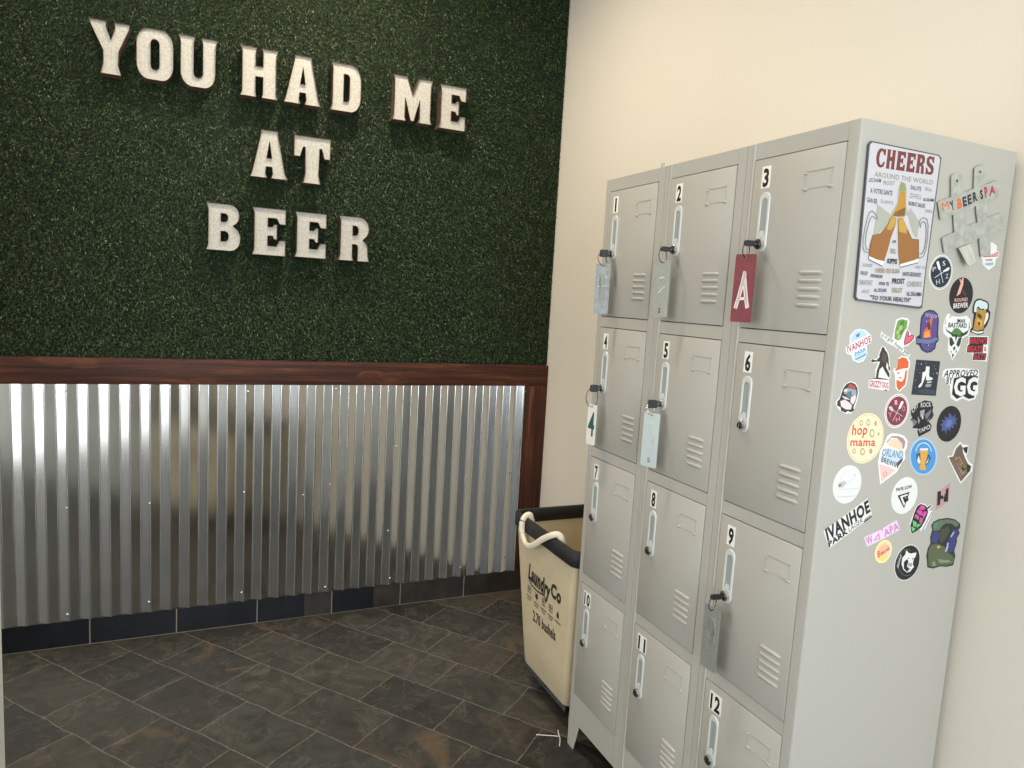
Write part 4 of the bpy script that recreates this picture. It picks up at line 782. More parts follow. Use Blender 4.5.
M = dict(
 wall=mat_wall(), slate=mat_slate(), woodx=mat_wood(0), woodz=mat_wood(2), sheet=mat_sheet(), blade=mat_blade(), canvas=mat_canvas(),
 ceiling=plain('ceiling_white', '#e6e2d8', .9), white=plain('white_gloss', '#e9ebea', .4), taupe=plain('taupe_paint', '#a89c84', .7),
 turfback=plain('turf_backing', '#131b0e', .9), paint=plain('locker_paint', '#b1afa8', .38, spec=.45, bump=(900, .05)),
 shadowgap=plain('locker_gap_shade', '#4a4a46', .8), plate=plain('handle_plastic', '#cccecb', .3), recess=plain('handle_recess', '#98a1a1', .35),
 chrome=plain('chrome', '#d6d6d4', .18, 1), blackp=plain('black_plastic', '#191a1c', .35), stick=plain('white_label', '#eeeeea', .5), digit=plain('label_black', '#141416', .5),
 screw=plain('screw_zinc', '#cfd0cf', .25, 1), face=plain('letter_face', '#b4b1a8', .5, 0, .4, mottle=(130, .16)), rim=plain('letter_rim', '#75604f', .55, .4, mottle=(40, .2)),
 btile=plain('base_tile_dark', '#14171d', .3, mottle=(10, .25)), btile2=plain('base_tile_brown', '#2c2723', .45, mottle=(14, .35)), grout=plain('grout', '#8b8172', .9),
 black=plain('rim_black', '#1d1d1f', .6), rope=plain('cotton_rope', '#e6ddc6', .9, bump=(260, .6)), print_=plain('canvas_ink', '#2d2723', .8),
 frame=plain('black_steel', '#1c1d20', .4, .3), rubber=plain('rubber', '#141414', .6),
 galv=plain('galvanised_plate', '#b4b8b2', .42, .35, mottle=(70, .14)), galvl=plain('galvanised_bent', '#c6c9c2', .4, .3, mottle=(70, .1)), nail=plain('nail_hole', '#3a3a38', .7),
 tagred=plain('tag_red', '#76222e', .4, mottle=(60, .15)), tagwhite=plain('tag_white', '#e4e4e2', .4), tagblue=plain('tag_pale_blue', '#b8c4c6', .35, .2), taggrey=plain('tag_grey', '#989a94', .4, .3, mottle=(200, .1)), tagblu2=plain('tag_blue_grey', '#8f9698', .38, .4, mottle=(70, .15)),
 taggreen=plain('tag_green', '#25584e', .5), tagpaint=plain('tag_white_paint', '#e6dad6', .6), nylon=plain('white_nylon', '#e2ded2', .5))
M['galvh'] = M['galv']

# ------------------------------------------------------------------ the room
H_ROOM = 3.25
def slab(name, x0, x1, y0, y1, z0, z1, mat):
    bm = bmesh.new(); box(bm, x0, x1, y0, y1, z0, z1); return struct(bmobj(name, bm, mat))
WX = lambda y: .4895-.0176*y          # the right wall is a hair off square
slab('floor', -4.6, .75, -3.6, 2.13, -.08, 0, M['slate'])
slab('wall_back', -4.6, .75, 2.13, 2.25, 0, H_ROOM, M['wall'])
bm = bmesh.new(); prism(bm, [(WX(-3.6), -3.6), (WX(-3.6)+.12, -3.6), (WX(2.13)+.12, 2.13), (WX(2.13), 2.13)], 'z', 0, H_ROOM); struct(bmobj('wall_right', bm, M['wall']))
slab('ceiling', -4.6, .75, -3.6, 2.25, H_ROOM, H_ROOM+.1, M['ceiling'])
# white door jamb whose edge shows at the left of the view
bm = bmesh.new(); box(bm, -1.70, -1.582, .90, 1.0, 0, H_ROOM, .004); struct(bmobj('trim_3', bm, M['white']))
# unseen white door leaf, added to give the metal its bright bands
bm = bmesh.new(); box(bm, -2.40, -1.56, .38, .42, .008, 2.10, .003)
for z0_, z1_ in ((.25, .95), (1.15, 1.90)):
    for x0_ in (-2.28, -1.94): box(bm, x0_, x0_+.26, .418, .426, z0_, z1_, .006)
added_leaf = struct(bmobj('added_door', bm, M['white'], smooth=40))
bm = bmesh.new(); tube(bm, [(-2.34, .42, 1.0), (-2.34, .465, 1.0), (-2.23, .468, 1.0)], .009, 10)
dh = bmobj('door_handle', bm, M['chrome'], added_leaf, 50)
# walls behind the camera, with a wide glazed front
bm = bmesh.new()
box(bm, -4.6, -2.4, -3.72, -3.6, 0, H_ROOM); box(bm, -.2, .75, -3.72, -3.6, 0, H_ROOM); box(bm, -2.4, -.2, -3.72, -3.6, 2.7, H_ROOM); box(bm, -2.4, -.2, -3.72, -3.6, 0, .25)
struct(bmobj('wall_front', bm, M['taupe']))
bm = bmesh.new()
box(bm, -4.72, -4.6, -3.72, -3.3, 0, H_ROOM); box(bm, -4.72, -4.6, -1.2, -.5, 0, H_ROOM); box(bm, -4.72, -4.6, -3.3, -1.2, 2.9, H_ROOM); box(bm, -4.72, -4.6, -3.3, -1.2, 0, .04); box(bm, -4.72, -4.6, 1.9, 2.25, 0, H_ROOM); box(bm, -4.72, -4.6, -.5, 1.9, 2.9, H_ROOM); box(bm, -4.72, -4.6, -.5, 1.9, 0, .04)
struct(bmobj('wall_left', bm, M['wall']))
def window(name, axis, a0, a1, z0, z1, c):
    bm = bmesh.new(); t = .05
    def bx(p0, p1, q0, q1):
        if axis == 'x': box(bm, p0, p1, c-.03, c+.03, q0, q1)
        else: box(bm, c-.03, c+.03, p0, p1, q0, q1)
    bx(a0, a1, z0, z0+t); bx(a0, a1, z1-t, z1); bx(a0, a0+t, z0+t, z1-t); bx(a1-t, a1, z0+t, z1-t); mid = (a0+a1)/2; bx(mid-t/2, mid+t/2, z0+t, z1-t)
    struct(bmobj(name, bm, M['white']))
window('window_1', 'x', -2.4, -.2, .25, 2.7, -3.66)
window('window_2', 'y', -.5, 1.9, .04, 2.9, -4.66)
window('window_3', 'y', -3.3, -1.2, .04, 2.9, -4.66)

# slate skirting along the back wall
joints = [-2.50, -2.17, -1.85, -1.53, -1.216, -.897, -.576, -.256, .065, .38]
bm = bmesh.new(); rnd = random.Random(3)
for a, b_ in zip(joints, joints[1:]+[.47]):
    x0, x1 = a+.0022, min(b_-.0022, WX(2.1)-.002)
    if a in (-.256,): box(bm, x0, x1, 2.112, 2.13, .003, .1085, .0015, 1, 1)
    elif a in (.065, .38): box(bm, x0, x1, 2.112, 2.13, .003, .1085, .0015, 1, 1)
    elif a == -.897: box(bm, x0, -.697, 2.112, 2.13, .003, .1085, 0, 1, 0); box(bm, -.697, x1, 2.112, 2.13, .003, .1085, 0, 1, 1)
    elif a == -.576: box(bm, x0, -.384, 2.112, 2.13, .003, .1085, 0, 1, 0); box(bm, -.384, x1, 2.112, 2.13, .003, .1085, 0, 1, 1)
    else: box(bm, x0, x1, 2.112, 2.13, .003, .1085, .0015, 1, 0)
box(bm, -2.5, WX(2.1)-.003, 2.1145, 2.13, 0, .107, 0, 1, 2)
struct(bmobj('baseboard_back', bm, [M['btile'], M['btile2'], M['grout']], smooth=40))

# stained boards round the metal
bm = bmesh.new(); box(bm, -2.5, .4505, 2.1005, 2.1295, 1.0557, 1.157, .002); struct(bmobj('trim_1', bm, M['woodx'], smooth=40))
bm = bmesh.new(); box(bm, .338, .4505, 2.1005, 2.1295, .1095, 1.0552, .002); struct(bmobj('trim_2', bm, M['woodz'], smooth=40))

# ------------------------------------------------------------------ corrugated metal
PITCH, XL, XR = .0712, -2.5, .3375
SLOPE, RND = math.tan(math.radians(26)), .16          # straight flanks, rounded crests (fraction of half a pitch)
def wave(x):
    t = ((x+1.757)/PITCH) % 1.0; sgn = -1 if t < .5 else 1; q = (t % .5)*2      # q runs 0..1 over one crest, peak at .5
    h = PITCH/2*SLOPE/2                                                    # half height of the sharp wave
    d = abs(q-.5)
    y = (1-2*d)*h if d > RND/2*1.0 else (1-(d*d/(RND/2)+RND/2))*h
    return sgn*y
xs = np.arange(XL, XR, PITCH/40).tolist()+[XR]
yy = [2.1100+wave(x) for x in xs]
v = []; f = []
zs = [.1105, 1.060]; n = len(xs); T_ = .0008
for z in zs:
    v += [(x, y, z) for x, y in zip(xs, yy)]
for z in zs:
    v += [(x, y+T_, z) for x, y in zip(xs, yy)]
for i in range(n-1):
    f.append((i, i+1, i+1+n, i+n)); f.append((i+1+2*n, i+2*n, i+3*n, i+1+3*n))
    f.append((i+1, i, i+2*n, i+1+2*n)); f.append((i+n, i+1+n, i+1+3*n, i+3*n))
for a, b_, c, d in ((0, n, 3*n, 2*n), (n-1, 3*n-1, 4*n-1, 2*n-1)): f.append((a, b_, c, d))
sheet = meshobj('corrugated_sheet', v, f, M['sheet'], smooth=True, origin=(-1.08, 2.1100, .1105))
sheet.data.set_sharp_from_angle(angle=math.radians(40))
tag(sheet, 'shiny corrugated galvanised metal sheet on the lower back wall, framed by stained boards', 'metal sheet')
for x, z in [(-1.598,1.03),(-1.314,1.04),(-.947,1.028),(-.584,1.04),(.064,1.05),(-.305,.773),(.045,.602),(.329,1.029),(.327,.608),(-1.601,.571),(-1.314,.572),(-.958,.597),(-.712,.566),(-.599,.61),(-.327,.373),(-1.605,.138),(-1.318,.153),(-.962,.151),(-.608,.134),(-.311,.143),(.04,.159),(.325,.164)]:
    y = 2.1100+wave(x); bm = bmesh.new()
    prof = [(0, .0048), (-.0015, .0048), (-.002, .0036), (-.0045, .003), (-.0052, 0)]
    rings = []
    for d, r in prof:
        rings.append([bm.verts.new((x+r*math.cos(2*PI*k/10), y-.0006+d, z+r*math.sin(2*PI*k/10))) for k in range(10)] if r else [bm.verts.new((x, y-.0006+d, z))])
    for A, B in zip(rings, rings[1:]):
        for k in range(10):
            bm.faces.new((A[k], A[(k+1) % 10], B[(k+1) % 10], B[k]) if len(B) > 1 else (A[k], A[(k+1) % 10], B[0]))
    s = bmobj('screw', bm, M['screw'], None, 40, origin=(x, y, z)); s.parent = sheet; s.location = (x+1.08, y-2.1100, z-.1105)

# ------------------------------------------------------------------ artificial turf
TX0, TX1, TZ0, TZ1 = -2.3, .4505, 1.158, H_ROOM-.002
def make_turf():
    n = 110000; per = 4
    wx_, wz_ = TX1-TX0-.008, TZ1-TZ0-.018; g = math.sqrt(wx_*wz_/n); nx_ = int(wx_/g); nz_ = int(wz_/g); n = nx_*nz_; k = n*per
    ix, iz = np.meshgrid(np.arange(nx_), np.arange(nz_)); ix = ix.ravel(); iz = iz.ravel()
    cx = TX0+.006+(ix+rng.uniform(-.1, 1.1, n))*wx_/nx_; cz = TZ0+.008+(iz+rng.uniform(-.1, 1.1, n))*wz_/nz_
    cx = np.repeat(cx, per); cz = np.repeat(cz, per); k = n*per
    ang = rng.uniform(0, 2*np.pi, k); lean = rng.uniform(.3, 1.3, k); Lb = rng.uniform(.007, .013, k); w = rng.uniform(.0009, .0016, k)
    dx, dz = np.cos(ang)*np.sin(lean), np.sin(ang)*np.sin(lean)-.25; dy = -np.cos(lean)
    nn = np.sqrt(dx*dx+dy*dy+dz*dz); dx, dy, dz = dx/nn, dy/nn, dz/nn
    tw = rng.uniform(0, np.pi, k); wx, wz = np.cos(tw), np.sin(tw)
    Y0 = 2.124; V = np.empty((k, 6, 3)); cx = cx+rng.normal(0, .0012, k); cz = cz+rng.normal(0, .0012, k)
    for i, (t, ws, dr) in enumerate(((0, 1, 0), (.55, .9, .08), (1, .25, .34))):
        px, py, pz = cx+dx*Lb*t, Y0+dy*Lb*t*(1-.2*dr), cz+dz*Lb*t-dr*Lb
        V[:, 2*i] = np.stack([px-wx*w*ws, py, pz-wz*w*ws], 1); V[:, 2*i+1] = np.stack([px+wx*w*ws, py, pz+wz*w*ws], 1)
    V[:, :, 0] = np.minimum(V[:, :, 0], TX1+.0035); V[:, :, 2] = np.maximum(V[:, :, 2], TZ0)
    V[:, :, 2] = np.minimum(V[:, :, 2], TZ1); V[:, :, 0] = np.maximum(V[:, :, 0], TX0)
    verts = V.reshape(-1, 3)
    back = np.array([(TX0, 2.124, TZ0), (TX1, 2.124, TZ0), (TX1, 2.124, TZ1), (TX0, 2.124, TZ1), (TX0, 2.1295, TZ0), (TX1, 2.1295, TZ0), (TX1, 2.1295, TZ1), (TX0, 2.1295, TZ1)])
    base = np.arange(k)[:, None]*6
    q = np.concatenate([base+np.array([0, 1, 3, 2]), base+np.array([2, 3, 5, 4])], 1).reshape(-1, 4)
    b = len(verts); qb = np.array([(0, 1, 2, 3), (7, 6, 5, 4), (0, 4, 5, 1), (1, 5, 6, 2), (2, 6, 7, 3), (3, 7, 4, 0)])+b
    faces = np.concatenate([q, qb]); verts = np.concatenate([verts, back])
    org = np.array([-1.02, 2.1295, TZ0]); verts = verts-org
    me = bpy.data.meshes.new('artificial_turf')
    me.vertices.add(len(verts)); me.vertices.foreach_set('co', verts.ravel().astype(np.float32))
    me.loops.add(len(faces)*4); me.loops.foreach_set('vertex_index', faces.ravel().astype(np.int32))
    me.polygons.add(len(faces)); me.polygons.foreach_set('loop_start', np.arange(0, len(faces)*4, 4, dtype=np.int32))
    mi = np.zeros(len(faces), dtype=np.int32); mi[-6:] = 1
    me.materials.append(M['blade']); me.materials.append(M['turfback']); me.polygons.foreach_set('material_index', mi)
    me.update(calc_edges=True); me.validate()
    at = me.attributes.new('tone', 'FLOAT', 'POINT'); tone = np.repeat(rng.uniform(0, 1, k), 6); tone = np.concatenate([tone, np.zeros(8)])
    if len(at.data) == len(tone): at.data.foreach_set('value', tone.astype(np.float32))
    o = link(bpy.data.objects.new('artificial_turf', me)); o.location = org.tolist(); return o
turf = make_turf(); turf['kind'] = 'stuff'
tag(turf, 'dark green artificial grass covering the back wall above the stained board', 'turf')

# ------------------------------------------------------------------ letters on the turf
LETTERS = [('Y',-1.5043,-1.3738,2.2039,2.387,'start of the top row, furthest left of all'),('O',-1.3528,-1.23,2.2089,2.3899,'top row, between Y and U'),('U',-1.2115,-1.076,2.2073,2.3895,'top row, right after O'),
 ('H',-.9933,-.8536,2.2068,2.393,'start of the second word of the top row'),('A',-.8301,-.6847,2.2074,2.3934,'top row, between H and D'),('D',-.6458,-.5231,2.2059,2.3932,'top row, right after A'),
 ('M',-.3867,-.2123,2.2077,2.3911,'start of the last word of the top row'),('E',-.1798,-.0571,2.2023,2.3869,'end of the top row, furthest right of all'),
 ('A',-.9525,-.8101,1.9008,2.0858,'middle row, left of T'),('T',-.7853,-.6414,1.8986,2.0838,'end of the middle row'),
 ('B',-1.1119,-.9859,1.5991,1.7801,'start of the bottom row'),('E',-.9411,-.8132,1.5939,1.781,'bottom row, directly after B'),('E',-.7754,-.6497,1.5963,1.7798,'bottom row, directly before R'),('R',-.5969,-.4655,1.5969,1.7812,'end of the bottom row')]
def offset_loop(l, d):
    """shift an outline inward (d > 0) for counter-clockwise loops"""
    n = len(l); out = []; s = 1 if area2(l) > 0 else -1
    for i in range(n):
        a, b, c = l[i-1], l[i], l[(i+1) % n]
        def nrm(p, q):
            x, y = q[0]-p[0], q[1]-p[1]; m = math.hypot(x, y) or 1; return (-y/m*s, x/m*s)
        n1, n2 = nrm(a, b), nrm(b, c); k = 1+n1[0]*n2[0]+n1[1]*n2[1]; k = max(k, .5)
        out.append((b[0]+(n1[0]+n2[0])/k*d, b[1]+(n1[1]+n2[1])/k*d))
    return out
for ch, x0, x1, z0, z1, where in LETTERS:
    k_ = .018/3.08; x0, x1 = x0-k_*(x0+1.151), x1-k_*(x1+1.151); z0, z1 = z0-k_*(z0-1.469), z1-k_*(z1-1.469)
    w, h = x1-x0, z1-z0
    root = empty('wall_letter', ((x0+x1)/2, 2.112, z0), 'whitewashed metal letter %s on the turf: %s' % (ch, where), 'letter', 'whitewashed letters on the turf wall')
    ox, oy, oz = (x0+x1)/2, 2.112, z0
    loops = [[(p[0]*w-w/2, p[1]*h) for p in l] for l in SLAB[ch]]
    inn = [offset_loop(l, .0009 if i == 0 else -.0009) for i, l in enumerate(loops)]
    pr = Print(lambda a, b, hh: (a, .006-.0395-hh+.004-.018, b)); pr.h = -.006
    pr.sheet(inn, M['face'], .006)
    pr.build('face', root)
    # rim: the return strip of the letter, a thin wall round every outline
    v = []; f = []
    for lo, li in zip(loops, inn):
        n = len(lo); k = len(v)
        for y in (.0035, -.0548): v += [(p[0], y, p[1]) for p in lo]
        for y in (-.0548, .0035): v += [(p[0], y, p[1]) for p in li]
        for r in range(4):
            for i in range(n): f.append((k+r*n+i, k+r*n+(i+1) % n, k+((r+1) % 4)*n+(i+1) % n, k+((r+1) % 4)*n+i))
    bm = bmesh.new(); vs = [bm.verts.new(p) for p in v]
    for q in f: bm.faces.new([vs[i] for i in q])
    bmobj('rim', bm, M['rim'], root)

# ------------------------------------------------------------------ locker
LW, LD, LH, LZ = .9179, .4724, 1.85, .0957
COLS = [(.8931, .6445), (.5869, .3352), (.2773, .0280)]
ROWS = [(1.8131, 1.4362), (1.4035, 1.0260), (.9937, .6083), (.5758, .1919)]
locker = empty('locker', (.2, .46, 0), 'tall light grey twelve-door metal locker standing against the cream wall', 'locker')
LO = Vector((.2, .46, 0))
def lpart(name, bm, mats, parent=None, smooth=30, at=None):
    o = bmobj(name, bm, mats, None, smooth)
    o.parent = locker; o.location = -LO
    return o
bm = bmesh.new()
r = .005; arc = [(r-r*math.cos(t), r-r*math.sin(t)) for t in np.linspace(0, PI/2, 5)]   # rounded front corner
prism(bm, [(0, .0275)]+[(a, b) for a, b in arc]+[(LD, 0), (LD, .012), (.02, .012), (.02, .0275)], 'z', LZ, LH)
prism(bm, [(0, LW-.0245), (.02, LW-.0245), (.02, LW-.012), (LD, LW-.012), (LD, LW)]+[(a, LW-b) for a, b in arc[::-1]], 'z', LZ, LH)
box(bm, .0201, LD-.001, .0121, LW-.0121, LH-.012, LH-.0005); box(bm, .0201, LD-.001, .0121, LW-.0121, LZ+.0005, LZ+.012)
box(bm, LD-.012, LD-.001, .0121, LW-.0121, LZ+.012, LH-.012)
box(bm, .0201, .0230, .0121, LW-.0121, LZ+.012, LH-.012, 0, 1, 1)       # dark sheet painted as the shade behind the door gaps
for y0, y1 in ((COLS[1][0]+.0005, COLS[0][1]-.0005), (COLS[2][0]+.0005, COLS[1][1]-.0005)):
    m_ = (y0+y1)/2
    box(bm, 0, .02, y0, m_-.0006, LZ, LH, .0012, 1); box(bm, 0, .02, m_+.0006, y1, LZ, LH, .0012, 1)
    box(bm, .003, .02, m_-.0007, m_+.0007, LZ+.001, LH-.001)
for c0, c1 in COLS:
    a, b_ = c1-.0004, c0+.0004
    box(bm, .0004, .02, a, b_, ROWS[0][0]+.0004, LH, .0008, 1)
    for i in range(3): box(bm, .0004, .02, a, b_, ROWS[i+1][0]+.0004, ROWS[i][1]-.0004, .0008, 1)
    box(bm, .0004, .02, a, b_, LZ, ROWS[3][1]-.0004, .0008, 1)
body = lpart('body', bm, [M['paint'], M['shadowgap']])
# a rolled lip down the left of the second and third columns
for i in (1, 2):
    bm = bmesh.new(); y = COLS[i][0]+.0045
    tube(bm, [(.0005, y, LZ+.002), (.0005, y, LH-.002)], .0028, 10); lpart('edge_lip', bm, M['paint'])
for (yo, yi, s) in ((LW, LW-.0700, -1), (0, .0700, 1)):
    for front in (1, 0):
        bm = bmesh.new(); yb = yo+s*.042
        x0, x1 = (.0008, .0024) if front else (LD-.0034, LD-.0018)
        prism(bm, [(yo+s*.0005, LZ-.0003), (yi, LZ-.0003), (yb, .0), (yo+s*.006, .0)] if s < 0 else [(yo+s*.0005, LZ-.0003), (yo+s*.006, .0), (yb, .0), (yi, LZ-.0003)], 'x', x0, x1)
        xa, xb = (.0024, .042) if front else (LD-.044, LD-.0034)
        ya, yb2 = sorted((yo+s*.0005, yo+s*.0022))
        prism(bm, [(xa, LZ-.0003), (xb, LZ-.0003), ((xb-.012) if front else xb, 0), (xa if front else xa+.012, 0)], 'y', ya, yb2)
        lpart('foot', bm, M['paint'])
bm = bmesh.new(); bmesh.ops.create_cone(bm, cap_ends=True, segments=10, radius1=.006, radius2=.0045, depth=.014, matrix=Matrix.Translation((.012, .648, LH+.0066))); lpart('bolt', bm, M['galv'])

def front(y0, z0):
    """transform for things on the locker front: a grows to the viewer's right (-y), b up, h out of the door"""
    return lambda a, b, h: (-h, y0-a, z0+b)
n = 0
for ri, (zt, zb) in enumerate(ROWS):
    for ci, (yl, yr) in enumerate(COLS):
        n += 1; g = .0015
        bm = bmesh.new(); box(bm, -.0012, .0185, yr+g, yl-g, zb+g, zt-g, .0012, 2)
        door = lpart('door', bm, M['paint'])
        S_ = -.0012
        # card holder: pressed frame with tabs
        bm = bmesh.new(); y1, y0 = yl-.1545, yl-.2225; zt_, zb_ = zt-.0445, zt-.0815
        for a in ((y0, y1, zt_-.0030, zt_), (y0, y1, zb_, zb_+.0012), (y1-.0014, y1, zb_, zt_), (y0, y0+.0014, zb_, zt_)):
            box(bm, S_-.0009, S_+.001, a[0], a[1], a[2], a[3], .0004, 1)
        for (cy, cz, rr) in ((y1-.001, zb_-.001, .0058), (y0+.003, zb_-.001, .0058), (y1+.001, zt_-.006, .0040)):
            rings = []
            for k, (q, hgt) in enumerate(((1, 0), (.8, .0022), (.4, .0032), (0, .0035))):
                rings.append([bm.verts.new((S_+.0004-hgt, cy+rr*1.25*q*math.cos(2*PI*t/12), cz+rr*.6*q*math.sin(2*PI*t/12))) for t in range(12)] if q else [bm.verts.new((S_+.0004-hgt, cy, cz))])
            for A, B in zip(rings, rings[1:]):
                for t in range(12):
                    bm.faces.new((A[t], A[(t+1) % 12], B[(t+1) % 12], B[t]) if len(B) > 1 else (A[t], A[(t+1) % 12], B[0]))
        ch_ = lpart('card_holder', bm, M['paint']); ch_.parent = door; ch_.location = (0, 0, 0)
        # louvres
        bm = bmesh.new()
        for k in range(5):
            z = zt-.2535-.0167*k+(.0008 if ri == 0 else 0); ya, yb2 = yl-.1615-.0004*k*0, yl-.2235
            prof = [(.0048, 0), (.0030, .0040), (.0002, .0052), (-.0035, .0030), (-.0058, 0)]
            st = [(0, 0), (.06, .75), (.14, 1), (.86, 1), (.94, .75), (1, 0)]
            rings = []
            for t, q in st:
                y = ya+(yb2-ya)*t; qq = max(q, .02); ez = .45+.55*q
                rings.append([bm.verts.new((S_+.0004-p[1]*qq, y, z+p[0]*ez)) for p in prof])
            for A, B in zip(rings, rings[1:]):
                for j in range(4): bm.faces.new((A[j], A[j+1], B[j+1], B[j]))
        lv = lpart('louvre', bm, M['paint'], smooth=50); lv.parent = door; lv.location = (0, 0, 0)
        # handle
        cy, cz = yl-.0440, zt-.1400
        pr = Print(front(cy, cz)); pr.h = -S_
        out = stadium(.032, .131); inn = [(p[0]*1.0, p[1]+.0095) for p in stadium(.0205, .0870)]
        pr.sheet([out], M['plate'], .0010, back=False)
        k0 = pr.h; bev = stadium(.0298, .1288); v0 = len(pr.v)
        nn = len(out); pr.v += [pr.tf(p[0], p[1], k0) for p in out]+[pr.tf(p[0], p[1], k0+.0016) for p in bev]
        for i in range(nn): pr.f.append((v0+i, v0+(i+1) % nn, v0+nn+(i+1) % nn, v0+nn+i)); pr.m.append(pr.mi(M['plate']))
        pr.h = k0+.0016; fl, tr = tess([bev, inn]); pr.flat(fl, tr, M['plate'])
        v0 = len(pr.v); ni = len(inn); pr.v += [pr.tf(p[0], p[1], k0+.0016) for p in inn]+[pr.tf(p[0]*.94, .0095+(p[1]-.0095)*.97, k0+.0002) for p in inn]
        for i in range(ni): pr.f.append((v0+(i+1) % ni, v0+i, v0+ni+i, v0+ni+(i+1) % ni)); pr.m.append(pr.mi(M['plate']))
        pr.f.append(tuple(range(v0+ni, v0+2*ni))); pr.m.append(pr.mi(M['recess']))
        # finger latch at the bottom of the recess
        pr.h = k0+.0001; pr.sheet([[(p[0]*.85, p[1]*.85-.0260) for p in rrect(-.0065, .0065, -.008, .008, .004, 4)]], M['plate'], .0026, back=False)
        hd = pr.build('handle', door)
        for p in hd.data.polygons: p.use_smooth = True
        try: hd.data.set_sharp_from_angle(angle=math.radians(35))
        except Exception: pass
        # lock
        ly, lz = yl-.0425, zt-.1885
        bm = bmesh.new()
        lathe_x(bm, [(S_-.0040, .0122), (S_-.0085, .0122), (S_-.0095, .0112), (S_-.0095, .0088)], ly, lz, 20, 0)
        lathe_x(bm, [(S_-.0095, .0088), (S_-.0110, .0082), (S_-.0125, .0070), (S_-.0128, 0)], ly, lz, 20, 1)
        box(bm, S_-.0132, S_-.0124, ly-.0008, ly+.0008, lz-.005, lz+.005, 0, 1, 0)
        lk = lpart('lock', bm, [M['chrome'], M['blackp']], smooth=40); lk.parent = door; lk.location = (0, 0, 0)
        # number
        s = str(n); wd = .0265 if n < 10 else .043
        ctr = (yl-.0265-(.0265 if n < 10 else .030)/2, zt-.0430 if ri else zt-.0420)
        pr = Print(front(*ctr)); pr.h = -S_+.0001; pr.sheet([rrect(-wd/2, wd/2, -.0240, .0240, .0012, 2)], M['stick'], .0003); pr.h += .0002
        tv, tf_ = text2d(s, 3); tw = (.0172 if n < 10 else .034); tw = .0085 if n == 1 else tw
        pr.flat([((p[0]-.5)*tw, (p[1]-.5)*.0385) for p in tv], tf_, M['digit'])
        nb = pr.build('number_sticker'); nb.parent = door; nb.location = (0, 0, 0)

# ------------------------------------------------------------------ keys with tags
def circ(c, r, u, w, n=16): return [Vector(c)+Vector(u)*(r*math.cos(2*PI*k/n))+Vector(w)*(r*math.sin(2*PI*k/n)) for k in range(n)]
def key_tag(door_n, yc, z_top, z_bot, deg, width, mat, label, deco, flat_head=False):
    ri, ci = (door_n-1)//3, (door_n-1) % 3
    ly, lz = COLS[ci][0]-.0425, ROWS[ri][0]-.1885
    root = empty('key_with_tag', (-.0145, ly, lz), label, 'key tag', 'tagged keys hanging from the locker doors')
    o = Vector((-.0145, ly, lz))
    xt = -.035
    # key: blade in the lock, black grip
    bm = bmesh.new(); box(bm, -.0040, .0005, -.0035, .0035, -.0011, .0011); kb = bmobj('key_blade', bm, M['chrome'], root)
    bm = bmesh.new(); gy = (yc-ly)*.35
    # grip: rounded slab from the lock outward
    ang = math.atan2(yc-ly, xt-.005-o.x)
    if flat_head: pts = rrect(-.013, .013, -.0110, .0110, .004, 4)
    else: pts = rrect(-.0135, .0135, -.0062, .0062, .0045, 4)
    prism(bm, [(p[0], p[1]) for p in pts], 'y', -.0035, .0035)
    bmesh.ops.bevel(bm, geom=[e for e in bm.edges], offset=.001, segments=1, affect='EDGES')
    gr = bmobj('key_grip', bm, M['blackp'], root, 40); gr.location = (-.0170, .0010, 0)
    gr.rotation_euler = (0, 0, math.radians(-12))
    # ring through grip and tag
    hole = Vector((xt, yc, z_top-.0055))-o
    top = Vector((-.0265, .002, -.002))
    mid = (hole+top)/2; rad = max((hole-top).length/2+.0016, .009)
    up = (top-hole).normalized(); side = Vector((math.cos(math.radians(20)), math.sin(math.radians(20)), 0)); side = (side-up*side.dot(up)).normalized()
    bm = bmesh.new(); tube(bm, circ(mid, rad, up, side, 20), .0011, 6, closed=True)
    bmobj('ring', bm, M['blackp'] if door_n != 5 else M['chrome'], root, 60)
    # tag
    th = math.radians(deg); H = z_top-z_bot; w = width/2
    ax = Vector((math.sin(th), -math.cos(th), 0)); nrm = Vector((-math.cos(th), -math.sin(th), 0))
    zc = (z_top+z_bot)/2; c = Vector((xt, yc, zc))-o
    tf = lambda a, b, h: tuple(c+ax*a+Vector((0, 0, b))+nrm*h)
    pr = Print(tf); hol = [(.0032*math.cos(2*PI*k/12), H/2-.0065+.0032*math.sin(2*PI*k/12)) for k in range(12)]
    pr.h = -.0008; pr.sheet([rrect(-w, w, -H/2, H/2, .004, 4), hol], mat, .0016)
    plate = pr.build('tag_plate', root)
    for i, d in enumerate(deco(w, H)):
        pr = Print(tf); pr.h = .0008; t_, mt, hgt = d[0], d[1], d[2]
        if t_ == 'text':
            s, x0, x1, y0, y1, bold = d[3:]; tv, tf_ = text2d(s, bold)
            pts = [(x0+(x1-x0)*p[0], y0+(y1-y0)*p[1]) for p in tv]; pr.h = .0008+hgt; pr.flat(pts, tf_, mt)
            pr.build('lettering').parent = plate
        else:
            for stroke in d[3:]:
                pr.h = .0007
                v, f = ribbon(stroke, .0062 if mt is M['tagpaint'] else .0032)
                m_ = len(stroke); loop = v[:m_][::-1]+v[m_:]
                pr.sheet([loop[::-1] if area2(loop) < 0 else loop], mt, hgt)
            pr.build('raised_figure').parent = plate
    return root
def arc2(cx, cy, rx, ry, a0, a1, n=10): return [(cx+rx*math.cos(math.radians(a0+(a1-a0)*k/n)), cy+ry*math.sin(math.radians(a0+(a1-a0)*k/n))) for k in range(n+1)]
